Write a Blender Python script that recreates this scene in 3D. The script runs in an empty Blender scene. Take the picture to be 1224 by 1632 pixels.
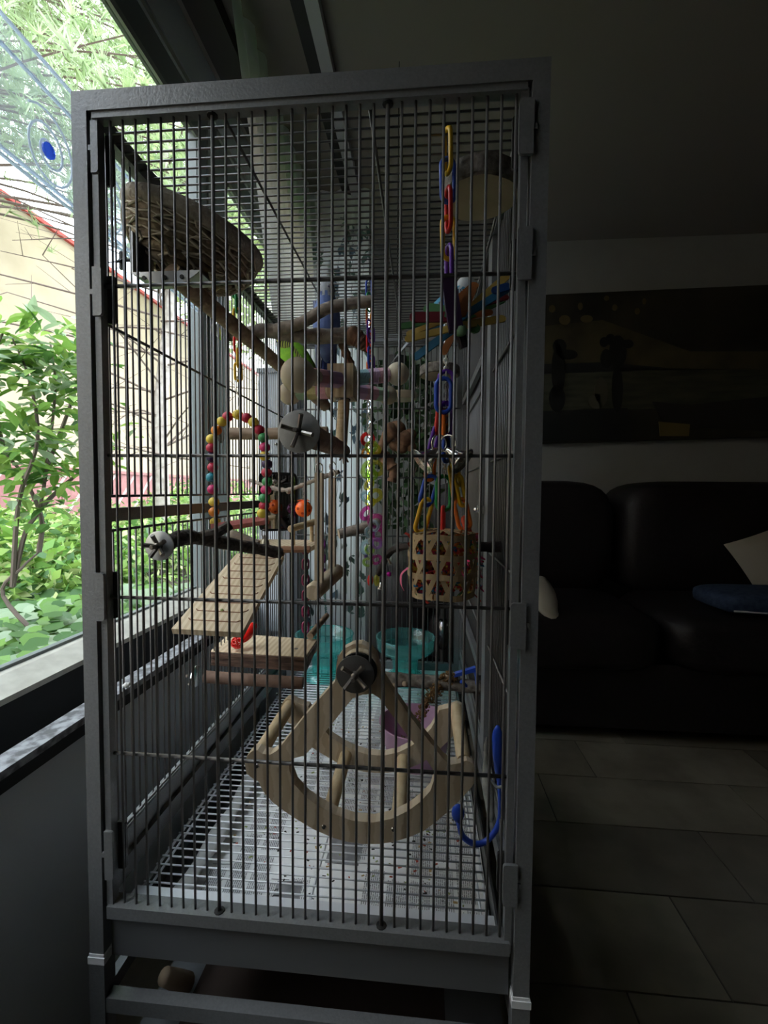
import bpy, math, random
from math import sin, cos, pi, radians, hypot
from mathutils import Vector, Matrix
random.seed(7)
D = bpy.data
SC = bpy.context.scene
COL = SC.collection

# ---------------------------------------------------------------- camera
FPX = 721.65
CAM = Vector((0.42656, -0.5293, 0.94))
RR = Vector((0.99619319, 0.08680984, 0.00794873))
UU = Vector((-0.01183724, 0.04437095, 0.99894499))
FF = Vector((-0.08636556, 0.99523629, -0.04522963))
cam = D.objects.new('camera', D.cameras.new('camera'))
cam.data.sensor_fit = 'VERTICAL'; cam.data.sensor_height = 36; cam.data.sensor_width = 27
cam.data.lens = FPX / 1632 * 36; cam.data.clip_start = 0.02; cam.data.clip_end = 200
m = Matrix((RR, UU, -FF)).transposed().to_4x4(); m.translation = CAM
cam.matrix_world = m
COL.objects.link(cam); SC.camera = cam

def at(px, py, X=None, Y=None, Z=None):
    """the point of the world plane X=, Y= or Z= seen at a pixel of the 1224x1632 photograph"""
    d = FF + RR * ((px - 612) / FPX) + UU * ((816 - py) / FPX)
    if Y is not None: t = (Y - CAM.y) / d.y
    elif X is not None: t = (X - CAM.x) / d.x
    else: t = (Z - CAM.z) / d.z
    return CAM + d * t

# ---------------------------------------------------------------- sky, light, exposure
w = D.worlds.new('sky'); SC.world = w; w.use_nodes = True
nt = w.node_tree; nt.nodes.clear()
def N(t, **k):
    n = nt.nodes.new(t)
    for a, b in k.items(): setattr(n, a, b)
    return n
tc = N('ShaderNodeTexCoord'); no = N('ShaderNodeTexNoise'); no.inputs['Scale'].default_value = 3.0; no.inputs['Detail'].default_value = 5
rp = N('ShaderNodeValToRGB'); rp.color_ramp.elements[0].position = .40; rp.color_ramp.elements[0].color = (.60, .76, .98, 1)
rp.color_ramp.elements[1].position = .58; rp.color_ramp.elements[1].color = (.97, .985, 1, 1)
bg = N('ShaderNodeBackground'); bg.inputs['Strength'].default_value = 5.6
wo = N('ShaderNodeOutputWorld')
nt.links.new(tc.outputs['Generated'], no.inputs['Vector']); nt.links.new(no.outputs['Fac'], rp.inputs['Fac'])
nt.links.new(rp.outputs['Color'], bg.inputs['Color']); nt.links.new(bg.outputs[0], wo.inputs['Surface'])
sun = D.objects.new('sun', D.lights.new('sun', 'SUN')); sun.data.energy = 2.0; sun.data.angle = radians(25)
sun.data.color = (1, .97, .9); sun.rotation_euler = (radians(38), 0, radians(70)); sun.location = (-4, 3, 9); COL.objects.link(sun)
SC.view_settings.view_transform = 'Standard'; SC.view_settings.look = 'None'
SC.view_settings.exposure = 0.42; SC.view_settings.gamma = 1; SC.view_settings.use_curve_mapping = False
SC.cycles.max_bounces = 10; SC.cycles.transparent_max_bounces = 24; SC.cycles.caustics_reflective = False; SC.cycles.caustics_refractive = False

# ---------------------------------------------------------------- materials
MATS = {}
def mat(name, col, rough=.6, metal=0, kind=None, col2=None, scale=20, bump=0, trans=0, alpha=1, ior=1.45, stretch=(1,1,1), spec=.5, lo=.35, hi=.65, sss=0):
    if name in MATS: return MATS[name]
    m = D.materials.new(name); m.use_nodes = True; t = m.node_tree; b = t.nodes['Principled BSDF']
    c = (*col, 1); b.inputs['Base Color'].default_value = c; b.inputs['Roughness'].default_value = rough
    b.inputs['Metallic'].default_value = metal; b.inputs['IOR'].default_value = ior
    b.inputs['Specular IOR Level'].default_value = spec
    if trans: b.inputs['Transmission Weight'].default_value = trans
    if alpha < 1: b.inputs['Alpha'].default_value = alpha
    if kind:
        tc = t.nodes.new('ShaderNodeTexCoord'); mp = t.nodes.new('ShaderNodeMapping'); mp.inputs['Scale'].default_value = stretch
        t.links.new(tc.outputs['Object'], mp.inputs['Vector'])
        if kind == 'noise': x = t.nodes.new('ShaderNodeTexNoise'); x.inputs['Detail'].default_value = 6; out = x.outputs['Fac']
        elif kind == 'wave': x = t.nodes.new('ShaderNodeTexWave'); x.inputs['Distortion'].default_value = 3; x.inputs['Detail'].default_value = 3; out = x.outputs['Fac']
        elif kind == 'vor': x = t.nodes.new('ShaderNodeTexVoronoi'); out = x.outputs['Distance']
        x.inputs['Scale'].default_value = scale
        t.links.new(mp.outputs[0], x.inputs['Vector'])
        r = t.nodes.new('ShaderNodeValToRGB'); r.color_ramp.elements[0].position = lo; r.color_ramp.elements[1].position = hi
        r.color_ramp.elements[0].color = (*(col2 or col), 1); r.color_ramp.elements[1].color = c
        t.links.new(out, r.inputs['Fac']); t.links.new(r.outputs[0], b.inputs['Base Color'])
        if bump:
            bp = t.nodes.new('ShaderNodeBump'); bp.inputs['Strength'].default_value = bump; bp.inputs['Distance'].default_value = .004
            t.links.new(out, bp.inputs['Height']); t.links.new(bp.outputs[0], b.inputs['Normal'])
    MATS[name] = m; return m
def pane_mat(name, tint, gloss, rough=0.02, milk=0, mc=(.8,.85,.9)):
    m = D.materials.new(name); m.use_nodes = True; t = m.node_tree; t.nodes.clear()
    tr = t.nodes.new('ShaderNodeBsdfTransparent'); tr.inputs[0].default_value = (*tint, 1)
    gl = t.nodes.new('ShaderNodeBsdfGlossy'); gl.inputs['Roughness'].default_value = rough
    lw = t.nodes.new('ShaderNodeLayerWeight'); lw.inputs['Blend'].default_value = .5
    pw_ = t.nodes.new('ShaderNodeMath'); pw_.operation = 'POWER'; pw_.inputs[1].default_value = 5; t.links.new(lw.outputs['Facing'], pw_.inputs[0])
    fr = t.nodes.new('ShaderNodeMapRange'); f0 = ((gloss-1)/(gloss+1))**2; fr.inputs['To Min'].default_value = f0; fr.inputs['To Max'].default_value = .75
    t.links.new(pw_.outputs[0], fr.inputs['Value'])
    mx = t.nodes.new('ShaderNodeMixShader'); o = t.nodes.new('ShaderNodeOutputMaterial')
    t.links.new(fr.outputs[0], mx.inputs[0]); t.links.new(tr.outputs[0], mx.inputs[1]); t.links.new(gl.outputs[0], mx.inputs[2]); t.links.new(mx.outputs[0], o.inputs[0])
    if milk:
        df = t.nodes.new('ShaderNodeBsdfDiffuse'); df.inputs[0].default_value = (*mc, 1); tl = t.nodes.new('ShaderNodeBsdfTranslucent'); tl.inputs[0].default_value = (*mc, 1)
        ms = t.nodes.new('ShaderNodeMixShader'); m3 = t.nodes.new('ShaderNodeMixShader'); m3.inputs[0].default_value = milk
        t.links.new(df.outputs[0], ms.inputs[1]); t.links.new(tl.outputs[0], ms.inputs[2]); t.links.new(mx.outputs[0], m3.inputs[1]); t.links.new(ms.outputs[0], m3.inputs[2]); t.links.new(m3.outputs[0], o.inputs[0])
    MATS[name] = m; return m

STEEL = mat('grey hammered enamel', (.19, .197, .205), .42, .25, 'noise', (.165, .172, .18), 300, .15, spec=.5)
WIRE = mat('grey enamel wire', (.15, .145, .145), .38, .35)
GRATE = mat('pale grey enamel wire', (.72, .74, .78), .4, .1)
TRAY = mat('tray enamel', (.12, .125, .13), .5, .2)
WHITEP = mat('white plastic', (.75, .76, .78), .4)
PAPER_BLANK = mat('plain newsprint', (.86, .87, .87), .9)
CHROME = mat('polished steel', (.75, .74, .72), .18, 1)
ZINC = mat('brushed zinc washer', (.34, .345, .34), .45, .5, 'noise', (.29, .295, .29), 120)
DARKZ = mat('dark zinc washer', (.16, .155, .15), .4, .8)
BOLT = mat('worn bolt', (.24, .22, .2), .35, .9)
PINE = mat('pale pine', (.60, .50, .37), .6, 0, 'wave', (.49, .39, .27), 14, .05, stretch=(1, .3, 3))
PLY = mat('light plywood', (.66, .55, .39), .65, 0, 'wave', (.55, .43, .28), 10, .05, stretch=(3, .4, 1))
DOWEL = mat('smooth dowel', (.62, .49, .31), .55, 0, 'noise', (.5, .37, .21), 40, .03, stretch=(1, 1, 6))
PERCH = mat('debarked perch wood', (.37, .28, .205), .75, 0, 'noise', (.24, .17, .115), 60, .4, stretch=(.4, 2, 2))
BARK = mat('dark bark', (.12, .10, .085), .95, 0, 'noise', (.035, .028, .024), 90, 1.0, stretch=(.6, 2, 2))
GREYWOOD = mat('weathered grey wood', (.32, .27, .225), .9, 0, 'noise', (.18, .145, .12), 70, .5)
BARKG = mat('grey bark', (.30, .27, .24), .95, 0, 'noise', (.09, .075, .06), 80, 1.0)
CUTWOOD = mat('cut log face', (.58, .46, .33), .8, 0, 'noise', (.48, .37, .25), 18, .1)
DRIFT = mat('driftwood', (.27, .15, .09), .85, 0, 'noise', (.12, .06, .035), 45, .8)
BALLW = mat('cream wood ball', (.68, .60, .45), .55)
def plastic(n, c, a=1): return mat(n, c, .3, 0, alpha=a)
RED = plastic('red plastic', (.75, .03, .03)); BLUE = plastic('blue plastic', (.03, .09, .55)); GREEN = plastic('green plastic', (.02, .33, .08))
YEL = plastic('yellow plastic', (.85, .50, .02)); ORA = plastic('orange plastic', (.95, .22, .03)); PUR = plastic('purple plastic', (.14, .03, .38))
ORB = mat('neon orange plastic', (1.0, .16, .02), .4)
SKYB = plastic('sky blue paint', (.03, .3, .62))
BEADC = [mat('bead ' + n, c, .45) for n, c in (('red', (.52, .03, .07)), ('yellow', (.78, .58, .07)), ('magenta', (.6, .03, .16)), ('green', (.05, .30, .10)), ('orange', (.80, .25, .03)), ('navy', (.04, .02, .08)), ('teal', (.03, .26, .34)))]
TEAL = pane_mat('clear teal plastic', (.62, .96, .94), 1.6, .08, .10, (.45, .92, .92))
CLEAR = pane_mat('clear acrylic', (.9, .92, .92), 1.5, .05)
GLASS = pane_mat('window glass', (.97, .985, .98), 1.25, .0)
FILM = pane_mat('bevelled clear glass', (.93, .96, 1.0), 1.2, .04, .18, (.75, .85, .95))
def acry(n, c): return pane_mat('acrylic ' + n, c, 1.6, .05, .25, c)
ACR = [acry('purple', (.75, .5, .9)), acry('yellow', (.95, .9, .3)), acry('pink', (.98, .35, .75)), acry('green', (.75, .95, .4)), acry('orange', (.98, .6, .2)), acry('ice', (.75, .92, .98)), acry('red', (.95, .15, .15))]
PINKP = mat('pink plastic', (.58, .34, .52), .4)
DENIM = mat('blue denim', (.02, .035, .08), .9, 0, 'noise', (.05, .075, .13), 50)
LEATHER = mat('black leather', (.016, .011, .012), .5, 0, 'noise', (.010, .007, .008), 60, .3, spec=.5)
CREAMC = mat('cream cloth', (.42, .38, .31), .9)
WALLP = mat('warm grey wall paint', (.34, .335, .315), .9, 0, 'noise', (.32, .315, .295), 8)
WALLG = mat('blue grey wall paint', (.62, .66, .70), .75, 0, 'noise', (.58, .63, .67), 5)
CEIL = mat('taupe ceiling paint', (.24, .215, .19), .95)
FRAME = mat('slate window frame', (.21, .24, .24), .5)
FRAMEL = mat('pale frame edge', (.38, .41, .38), .6)
SILL = mat('pale stone sill', (.62, .60, .53), .7, 0, 'noise', (.5, .48, .42), 30)
BLACK = mat('black paint', (.012, .012, .012), .6)
LEDGE = mat('dusty grey ledge', (.36, .37, .40), .6, 0, 'noise', (.12, .12, .13), 60, lo=.4, hi=.6)
TILE = [mat('stone tile %s' % i, c, .55, 0, 'noise', tuple(v * .6 for v in c), 6, .1) for i, c in (('a', (.34, .30, .225)), ('b', (.27, .24, .18)), ('c', (.20, .175, .135)), ('d', (.30, .265, .20)))]
GROUT = mat('dark grout', (.05, .047, .042), .9)

# ---------------------------------------------------------------- mesh helpers
CHAINM = mat('steel chain', (.45, .44, .42), .35, .9)
class M:
    def __init__(s): s.v = []; s.f = []; s.mi = []; s.k = 0
    def add(s, vs, fs):
        o = len(s.v); s.v += [Vector(x) for x in vs]; s.f += [[i + o for i in q] for q in fs]; s.mi += [s.k] * len(fs); return s
    def box(s, a, b):
        x0, y0, z0 = a; x1, y1, z1 = b
        return s.add([(x0,y0,z0),(x1,y0,z0),(x1,y1,z0),(x0,y1,z0),(x0,y0,z1),(x1,y0,z1),(x1,y1,z1),(x0,y1,z1)],
                     [(3,2,1,0),(4,5,6,7),(0,1,5,4),(1,2,6,5),(2,3,7,6),(3,0,4,7)])
    def bar(s, p, q, wx, wy, up=(0,0,1)):
        p, q = Vector(p), Vector(q); d = (q - p).normalized(); u = Vector(up)
        a = d.cross(u)
        if a.length < 1e-4: a = d.cross(Vector((0,1,0)))
        a.normalize(); b = a.cross(d); a *= wx / 2; b *= wy / 2
        return s.add([p-a-b, p+a-b, p+a+b, p-a+b, q-a-b, q+a-b, q+a+b, q-a+b], [(3,2,1,0),(4,5,6,7),(0,1,5,4),(1,2,6,5),(2,3,7,6),(3,0,4,7)])
    def tube(s, pts, r, n=8, closed=False, flat=1, cap=True):
        pts = [Vector(p) for p in pts]; L = len(pts)
        rs = r if isinstance(r, (list, tuple)) else [r] * L
        nrm = None; vs = []
        for i, p in enumerate(pts):
            if closed: t = pts[(i+1) % L] - pts[i-1]
            else: t = pts[min(i+1, L-1)] - pts[max(i-1, 0)]
            if t.length < 1e-9: t = Vector((0,0,1))
            t.normalize()
            if nrm is None:
                nrm = t.cross(Vector((0,0,1)))
                if nrm.length < .1: nrm = t.cross(Vector((0,1,0)))
            nrm = nrm - t * nrm.dot(t)
            if nrm.length < 1e-6: nrm = t.orthogonal()
            nrm.normalize(); b = t.cross(nrm)
            for k in range(n):
                a = 2*pi*k/n; vs.append(p + nrm*cos(a)*rs[i] + b*sin(a)*rs[i]*flat)
        fs = []
        for i in range(L if closed else L-1):
            j = (i+1) % L
            for k in range(n): fs.append((i*n+k, i*n+(k+1)%n, j*n+(k+1)%n, j*n+k))
        if not closed and cap: fs.append(tuple(reversed(range(n)))); fs.append(tuple((L-1)*n+k for k in range(n)))
        return s.add(vs, fs)
    def lathe(s, prof, c=(0,0,0), n=24, axis=(0,0,1), cap=True, jit=0):
        c = Vector(c); q = Vector((0,0,1)).rotation_difference(Vector(axis)); vs = []
        for r, z in prof:
            for k in range(n):
                a = 2*pi*k/n; rr = r*(1+jit*sin(a*3+1.3)+jit*.6*sin(a*7))
                vs.append(c + q @ Vector((rr*cos(a), rr*sin(a), z)))
        L = len(prof); fs = []
        for i in range(L-1):
            for k in range(n): fs.append((i*n+k, i*n+(k+1)%n, (i+1)*n+(k+1)%n, (i+1)*n+k))
        if cap:
            if prof[0][0] > 1e-6: fs.append(tuple(reversed(range(n))))
            if prof[-1][0] > 1e-6: fs.append(tuple((L-1)*n+k for k in range(n)))
        return s.add(vs, fs)
    def ball(s, c, r, n=14, sc=(1,1,1), rot=None):
        c = Vector(c); vs = []; fs = []; h = n//2
        for i in range(h+1):
            t = pi*i/h
            for k in range(n):
                a = 2*pi*k/n; p = Vector((sin(t)*cos(a)*sc[0], sin(t)*sin(a)*sc[1], cos(t)*sc[2]))*r
                if rot: p = rot @ p
                vs.append(c+p)
        for i in range(h):
            for k in range(n): fs.append((i*n+k, (i+1)*n+k, (i+1)*n+(k+1)%n, i*n+(k+1)%n))
        return s.add(vs, fs)
    def prism(s, pts, off):
        """outline polygon (3d points) extruded by the vector off"""
        n = len(pts); off = Vector(off); P = [Vector(p) for p in pts]
        return s.add(P + [p+off for p in P], [tuple(range(n)), tuple(reversed(range(n, 2*n)))] + [(i, i+n, (i+1)%n+n, (i+1)%n) for i in range(n)])
    def disc(s, c, r, t, axis, n=28, jit=0): return s.lathe([(r*.96, 0), (r, t*.15), (r, t*.85), (r*.96, t)], c, n, axis, True, jit)
    def link(s, c, L, W, r, q, n=7):
        """oval chain link centred at c, long axis along q's z, flat in q's xz plane"""
        pts = []; h = L/2 - W/2
        for k in range(9): a = pi*k/8; pts.append(Vector((cos(a)*W/2, 0, h + sin(a)*W/2)))
        for k in range(9): a = pi+pi*k/8; pts.append(Vector((cos(a)*W/2, 0, -h + sin(a)*W/2)))
        return s.tube([Vector(c) + q @ p for p in pts], r, n, True)

def setp(o, label=None, cat=None, group=None, kind=None):
    if label: o['label'] = label
    if cat: o['category'] = cat
    if group: o['group'] = group
    if kind: o['kind'] = kind
    return o
def wpos(o):
    p = Vector((0,0,0))
    while o: p += o.location; o = o.parent
    return p
def obj(name, mb, material, parent=None, loc=None, smooth=False, label=None, kind=None):
    me = D.meshes.new(name)
    base = wpos(parent) if parent else Vector((0,0,0))
    l = Vector(loc) if loc is not None else (Vector((0,0,0)) if parent else None)
    if l is None:
        if mb.v:
            mn = Vector([min(v[i] for v in mb.v) for i in range(3)]); mx = Vector([max(v[i] for v in mb.v) for i in range(3)])
            l = Vector(((mn.x+mx.x)/2, (mn.y+mx.y)/2, mn.z))
        else: l = Vector((0,0,0))
        o_off = l
    else: o_off = base + l
    me.from_pydata([v - o_off for v in mb.v], [], mb.f)
    mats = material if isinstance(material, (list, tuple)) else [material]
    for m_ in mats: me.materials.append(m_)
    if len(mats) > 1: me.polygons.foreach_set('material_index', mb.mi)
    if smooth: me.shade_smooth() if hasattr(me, 'shade_smooth') else [setattr(p, 'use_smooth', True) for p in me.polygons]
    me.update()
    if smooth == 'auto': me.set_sharp_from_angle(angle=radians(40))
    o = D.objects.new(name, me); o.location = l; COL.objects.link(o)
    if parent: o.parent = parent
    return setp(o, label=label, kind=kind)
def thing(name, loc, label, cat, group=None):
    o = D.objects.new(name, None); o.empty_display_size = .02; o.location = loc; COL.objects.link(o)
    return setp(o, label, cat, group)
def struct(name, mb, m_, parent=None, **k): return obj(name, mb, m_, parent, kind='structure', **k)
def clone(o, parent, loc):
    c = o.copy(); COL.objects.link(c); c.parent = parent; c.location = loc; return c
def bend(pts, n=6):
    """smooth catmull-rom path"""
    P = [Vector(p) for p in pts]; P = [P[0]*2-P[1]] + P + [P[-1]*2-P[-2]]; out = []
    for i in range(1, len(P)-2):
        for k in range(n):
            t = k/n; a, b, c, d = P[i-1:i+3]
            out.append(.5*((2*b)+(c-a)*t+(2*a-5*b+4*c-d)*t*t+(3*b-a-3*c+d)*t**3))
    out.append(P[-2]); return out
def rough(path, r0, r1, j=.12):
    L = len(path); return [(r0+(r1-r0)*i/(L-1))*(1+random.uniform(-j, j)) for i in range(L)]

# ================================================================ ROOM
XW = -.30; YB = 2.15; ZC = 2.35; XR = 4.2; YF = -2.6
W1 = (-.62, .90); W2 = (1.13, 1.95); GZ = (.60, 2.075)
fl = struct('floor', M().box((XW-.1, YF, -.05), (XR, YB+.1, -.004)), GROUT)
k = 0
for r in range(13):
    y0 = -1.45 + r*.2215
    for c in range(8):
        x0 = -.3 + c*.6 + (.0, .22, .41)[r % 3] - .3
        a, b = max(x0, -.29), min(x0+.6, XR)
        if b - a < .03 or y0 > 1.6: continue
        k += 1
        obj('tile', M().box((a+.002, y0+.002, -.004), (b-.002, y0+.2195, random.uniform(-.0008, 0))), TILE[random.choice((0,1,1,2,3,2))], fl)
struct('ceiling', M().box((XW-.1, YF, ZC), (XR, YB+.1, ZC+.1)), CEIL)
W3 = (-.24, .14, .75, 2.12)
b = M(); b.box((XW-.1, YB, 0), (W3[0], YB+.1, ZC)); b.box((W3[1], YB, 0), (XR, YB+.1, ZC)); b.box((W3[0], YB, 0), (W3[1], YB+.1, W3[2])); b.box((W3[0], YB, W3[3]), (W3[1], YB+.1, ZC))
struct('wall_back', b, WALLP)
struct('wall_right', M().box((XR, YF, 0), (XR+.1, YB+.1, ZC)), WALLP)
struct('wall_front', M().box((XW-.1, YF-.1, 0), (XR, YF, ZC)), WALLP)
# window wall
b = M(); b.box((XW-.12, YF-.1, 0), (-.15, YB, .46)); b.box((-.172, YF-.1, .46), (-.15, YB, .545))
b.box((XW-.035, YF-.1, 2.20), (XW, YB, ZC))
b.box((XW-.12, YF-.1, .46), (XW, W1[0]-.1, 2.2))
b.box((XW-.12, 1.98, .46), (XW, YB, 2.2))
wl = struct('wall_left', b, WALLG)
struct('recess_board', M().box((XW-.1, YF, .46), (XW+.004, 1.98, .572)).box((XW, YF, .4602), (-.172, 1.98, .464)), BLACK, wl)
lg = M().box((-.176, YF, .545), (-.138, 2.1, .557)); struct('trim_1', lg, LEDGE, label='dusty grey ledge running below the window')
struct('trim_2', M().box((-.15, YF, .522), (-.143, 2.1, .545)), BLACK, label='black moulding under the dusty ledge')
def window(name, y0, y1):
    g = D.objects.new(name, None); g.location = (XW, (y0+y1)/2, GZ[0]); COL.objects.link(g); g['kind'] = 'structure'
    xo, xi = XW-.034, XW-.005
    f = M(); f.box((xo, y0-.1, GZ[1]), (xi, y1+.1, 2.2)); f.box((xo, y0-.1, .572), (xi, y0, GZ[1])); f.box((xo, y1, .572), (xi, y1+.10, GZ[1]))
    obj('window_frame', f, FRAME, g)
    e = M(); t = .012
    e.box((xi-.002, y0, GZ[1]-.022), (xi+.006, y1, GZ[1]-.004)); e.box((xi-.002, y0-.085, 2.168), (xi+.008, y1+.085, 2.186))
    e.box((xi-.002, y1+.004, GZ[0]), (xi+.006, y1+.02, GZ[1])); e.box((xi-.002, y1+.07, GZ[0]), (xi+.006, y1+.083, 2.18))
    obj('frame_edge', e, FRAMEL, g)
    obj('window_sill', M().prism([(xo, y0-.05, .572), (xo, y0-.05, .617), (XW, y0-.05, .616), (XW+.054, y0-.05, .600), (XW+.054, y0-.05, .590), (XW+.01, y0-.05, .572)], (0, y1-y0+.1, 0)), SILL, g)
    obj('glazing_bead', M().box((xo+.004, y0, .614), (xo+.018, y1, .622)), FRAME, g)
    obj('pane', M().box((xo+.008, y0, .614), (xo+.012, y1, GZ[1])), GLASS, g)
    return g
window('window_1', *W1); window('window_2', *W2)
g = D.objects.new('window_3', None); g.location = (-.05, YB, W3[2]); COL.objects.link(g); g['kind'] = 'structure'
b = M(); b.box((W3[0], YB+.02, W3[2]), (W3[0]+.03, YB+.06, W3[3])); b.box((W3[1]-.03, YB+.02, W3[2]), (W3[1], YB+.06, W3[3])); b.box((W3[0], YB+.02, W3[3]-.03), (W3[1], YB+.06, W3[3])); b.box((W3[0], YB+.02, W3[2]), (W3[1], YB+.06, W3[2]+.03))
obj('window_frame', b, FRAMEL, g); obj('pane', M().box((W3[0]+.03, YB+.035, W3[2]+.03), (W3[1]-.03, YB+.04, W3[3]-.03)), GLASS, g)
# black curtain track on the ceiling with its pale cover strip
struct('trim_3', M().box((.035, YF, ZC-.03), (.075, YB, ZC)), BLACK, label='black curtain track along the ceiling')
struct('trim_4', M().box((.075, YF, ZC-.035), (.115, YB, ZC)), mat('pale grey track cover', (.42, .42, .44), .6), label='pale cover strip beside the black track')
struct('trim_5', M().box((-.26, YF, ZC-.05), (-.17, YB, ZC)), mat('dark brown cornice', (.05, .042, .038), .7), label='dark brown cornice board above the window')

# curtains
CURT = mat('white sheer curtain', (.62, .65, .68), .9)
def add_translucent(m_, c, f=.4):
    t = m_.node_tree; b = t.nodes['Principled BSDF']; o = t.nodes['Material Output']
    tr = t.nodes.new('ShaderNodeBsdfTranslucent'); tr.inputs[0].default_value = (*c, 1); mx = t.nodes.new('ShaderNodeMixShader'); mx.inputs[0].default_value = f
    t.links.new(b.outputs[0], mx.inputs[1]); t.links.new(tr.outputs[0], mx.inputs[2]); t.links.new(mx.outputs[0], o.inputs[0])
add_translucent(CURT, (.85, .87, .88), .6)
b = M(); NU, NV = 72, 16; vs = []
for j in range(NV+1):
    v = j/NV; z = ZC-.03 - v*1.62
    ya = .72 + .62*min(1, v*1.25)**1.1; yb = 1.98
    for i in range(NU+1):
        u = i/NU; amp = .018 + .012*v
        vs.append((-.115 + amp*sin(u*2*pi*13) + .01*sin(u*9+v*3), ya + (yb-ya)*u, z))
b.add(vs, [(j*(NU+1)+i, j*(NU+1)+i+1, (j+1)*(NU+1)+i+1, (j+1)*(NU+1)+i) for j in range(NV) for i in range(NU)])
o = obj('curtain', b, CURT, smooth=True); setp(o, 'white curtain drawn back along the window side behind the cage', 'curtain')
SHEER = mat('leaf print voile', (.58, .62, .64), .9)
add_translucent(SHEER, (.85, .89, .9), .65)
b = M(); vs = []; NU, NV = 96, 8; cx0, cx1, cy = -.24, .16, 1.62
for j in range(NV+1):
    for i in range(NU+1):
        u = i/NU; vs.append((cx0+(cx1-cx0)*u, cy+.016*sin(u*2*pi*4)*(.6+.4*j/NV), ZC-.01-(ZC-.06)*j/NV))
b.add(vs, [(j*(NU+1)+i, (j+1)*(NU+1)+i, (j+1)*(NU+1)+i+1, j*(NU+1)+i+1) for j in range(NV) for i in range(NU)])
cv = obj('curtain', b, SHEER, smooth=True); setp(cv, 'pale voile curtain with a leafy print hanging behind the cage', 'curtain')
LPR = [mat('leaf print green', (.13, .22, .19), .9), mat('leaf print blue', (.15, .22, .29), .9), mat('leaf print stem', (.22, .25, .25), .9)]
b = M()
for i in range(150):
    x = random.uniform(cx0, cx1); z = random.uniform(.3, 2.2); u = (x-cx0)/(cx1-cx0); y = cy+.016*sin(u*2*pi*4)*.9 - .004
    b.k = random.choice((0, 0, 1)); a = random.uniform(0, 2*pi)
    for q in range(4):
        a2 = a + q*.8; L = random.uniform(.035, .07); d = Vector((cos(a2)*.45, -.02, sin(a2))); n_ = Vector((-d.z, 0, d.x))*.22
        p = Vector((x, y, z)); b.add([p, p+d*L*.5+n_*L, p+d*L, p+d*L*.5-n_*L], [(0,1,2,3)])
    b.k = 2; b.bar((x, y, z), (x+random.uniform(-.02, .02), y, z-.12), .0015, .0015)
obj('leaf_print', b, LPR, cv, kind='stuff')

# painting
pg = thing('painting', (1.75, YB-.02, 1.23), 'wide dark seaside painting of a violinist and embracing couple, on the far wall', 'painting')
sh = -.018
def PQ(px, py, y=YB-.055): return at(px, py, Y=y)
pc = [PQ(862, 470), PQ(1290, 451), PQ(1290, 694), PQ(862, 707)]
def fill(pts, y, t=.004): return M().prism([at(a, b_, Y=y) for a, b_ in pts], (0, t, 0))
cn = M().prism([p + Vector((0, .0, 0)) for p in pc], (0, .035, 0))
obj('canvas', cn, mat('brown sky canvas', (.042, .034, .021), .7, 0, 'noise', (.012, .010, .007), 3), pg)
yl = YB-.058
obj('golden_sky', fill([(865, 520), (960, 510), (1100, 560), (1224, 560), (1285, 555), (1285, 590), (865, 584)], yl), mat('ochre sky', (.085, .068, .03), .7, 0, 'noise', (.04, .03, .016), 5), pg)
obj('painted_sea', fill([(865, 590), (1285, 590), (1285, 640), (1120, 650), (865, 655)], yl), mat('green sea', (.07, .068, .042), .7, 0, 'noise', (.035, .034, .022), 6, stretch=(1,1,6)), pg)
obj('far_shore', fill([(865, 580), (960, 577), (1080, 588), (865, 596)], yl-.002), BLACK, pg)
obj('quay', fill([(865, 655), (1000, 650), (1008, 700), (865, 704)], yl-.002), BLACK, pg)
def blobs(name, lst, m_, y):
    b = M()
    for px, py, rx, ry in lst:
        b.prism([at(px+rx*cos(a*pi/7), py+ry*sin(a*pi/7), Y=y) for a in range(14)], (0, .003, 0))
    obj(name, b, m_, pg)
blobs('violinist', [(892, 552, 11, 12), (890, 590, 11, 42), (905, 565, 16, 8), (888, 635, 13, 22)], mat('figure black', (.008, .007, .006), .8), yl-.005)
blobs('couple', [(973, 541, 8, 9), (985, 560, 14, 26), (984, 620, 9, 38), (1000, 548, 10, 7), (963, 545, 7, 8), (966, 572, 9, 16)], MATS['figure black'], yl-.006)
blobs('pale_dress', [(958, 625, 11, 24), (950, 640, 12, 12)], mat('dress paint', (.08, .074, .05), .8), yl-.008)
blobs('painted_lights', [(880, 492, 5, 6), (925, 488, 4, 6), (967, 475, 4, 4), (980, 490, 4, 5), (1016, 496, 4, 5), (900, 510, 9, 8), (935, 508, 10, 6), (1027, 480, 3, 5)], mat('lantern paint', (.11, .08, .03), .8), yl-.004)
obj('rowing_boat', fill([(1040, 640), (1100, 645), (1224, 632), (1285, 634), (1285, 690), (1060, 680)], yl-.004), mat('boat paint', (.022, .018, .016), .8), pg)
obj('boat_bow', fill([(1050, 672), (1100, 676), (1098, 695), (1052, 695)], yl-.006), mat('ochre bow', (.14, .10, .03), .8), pg)

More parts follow.
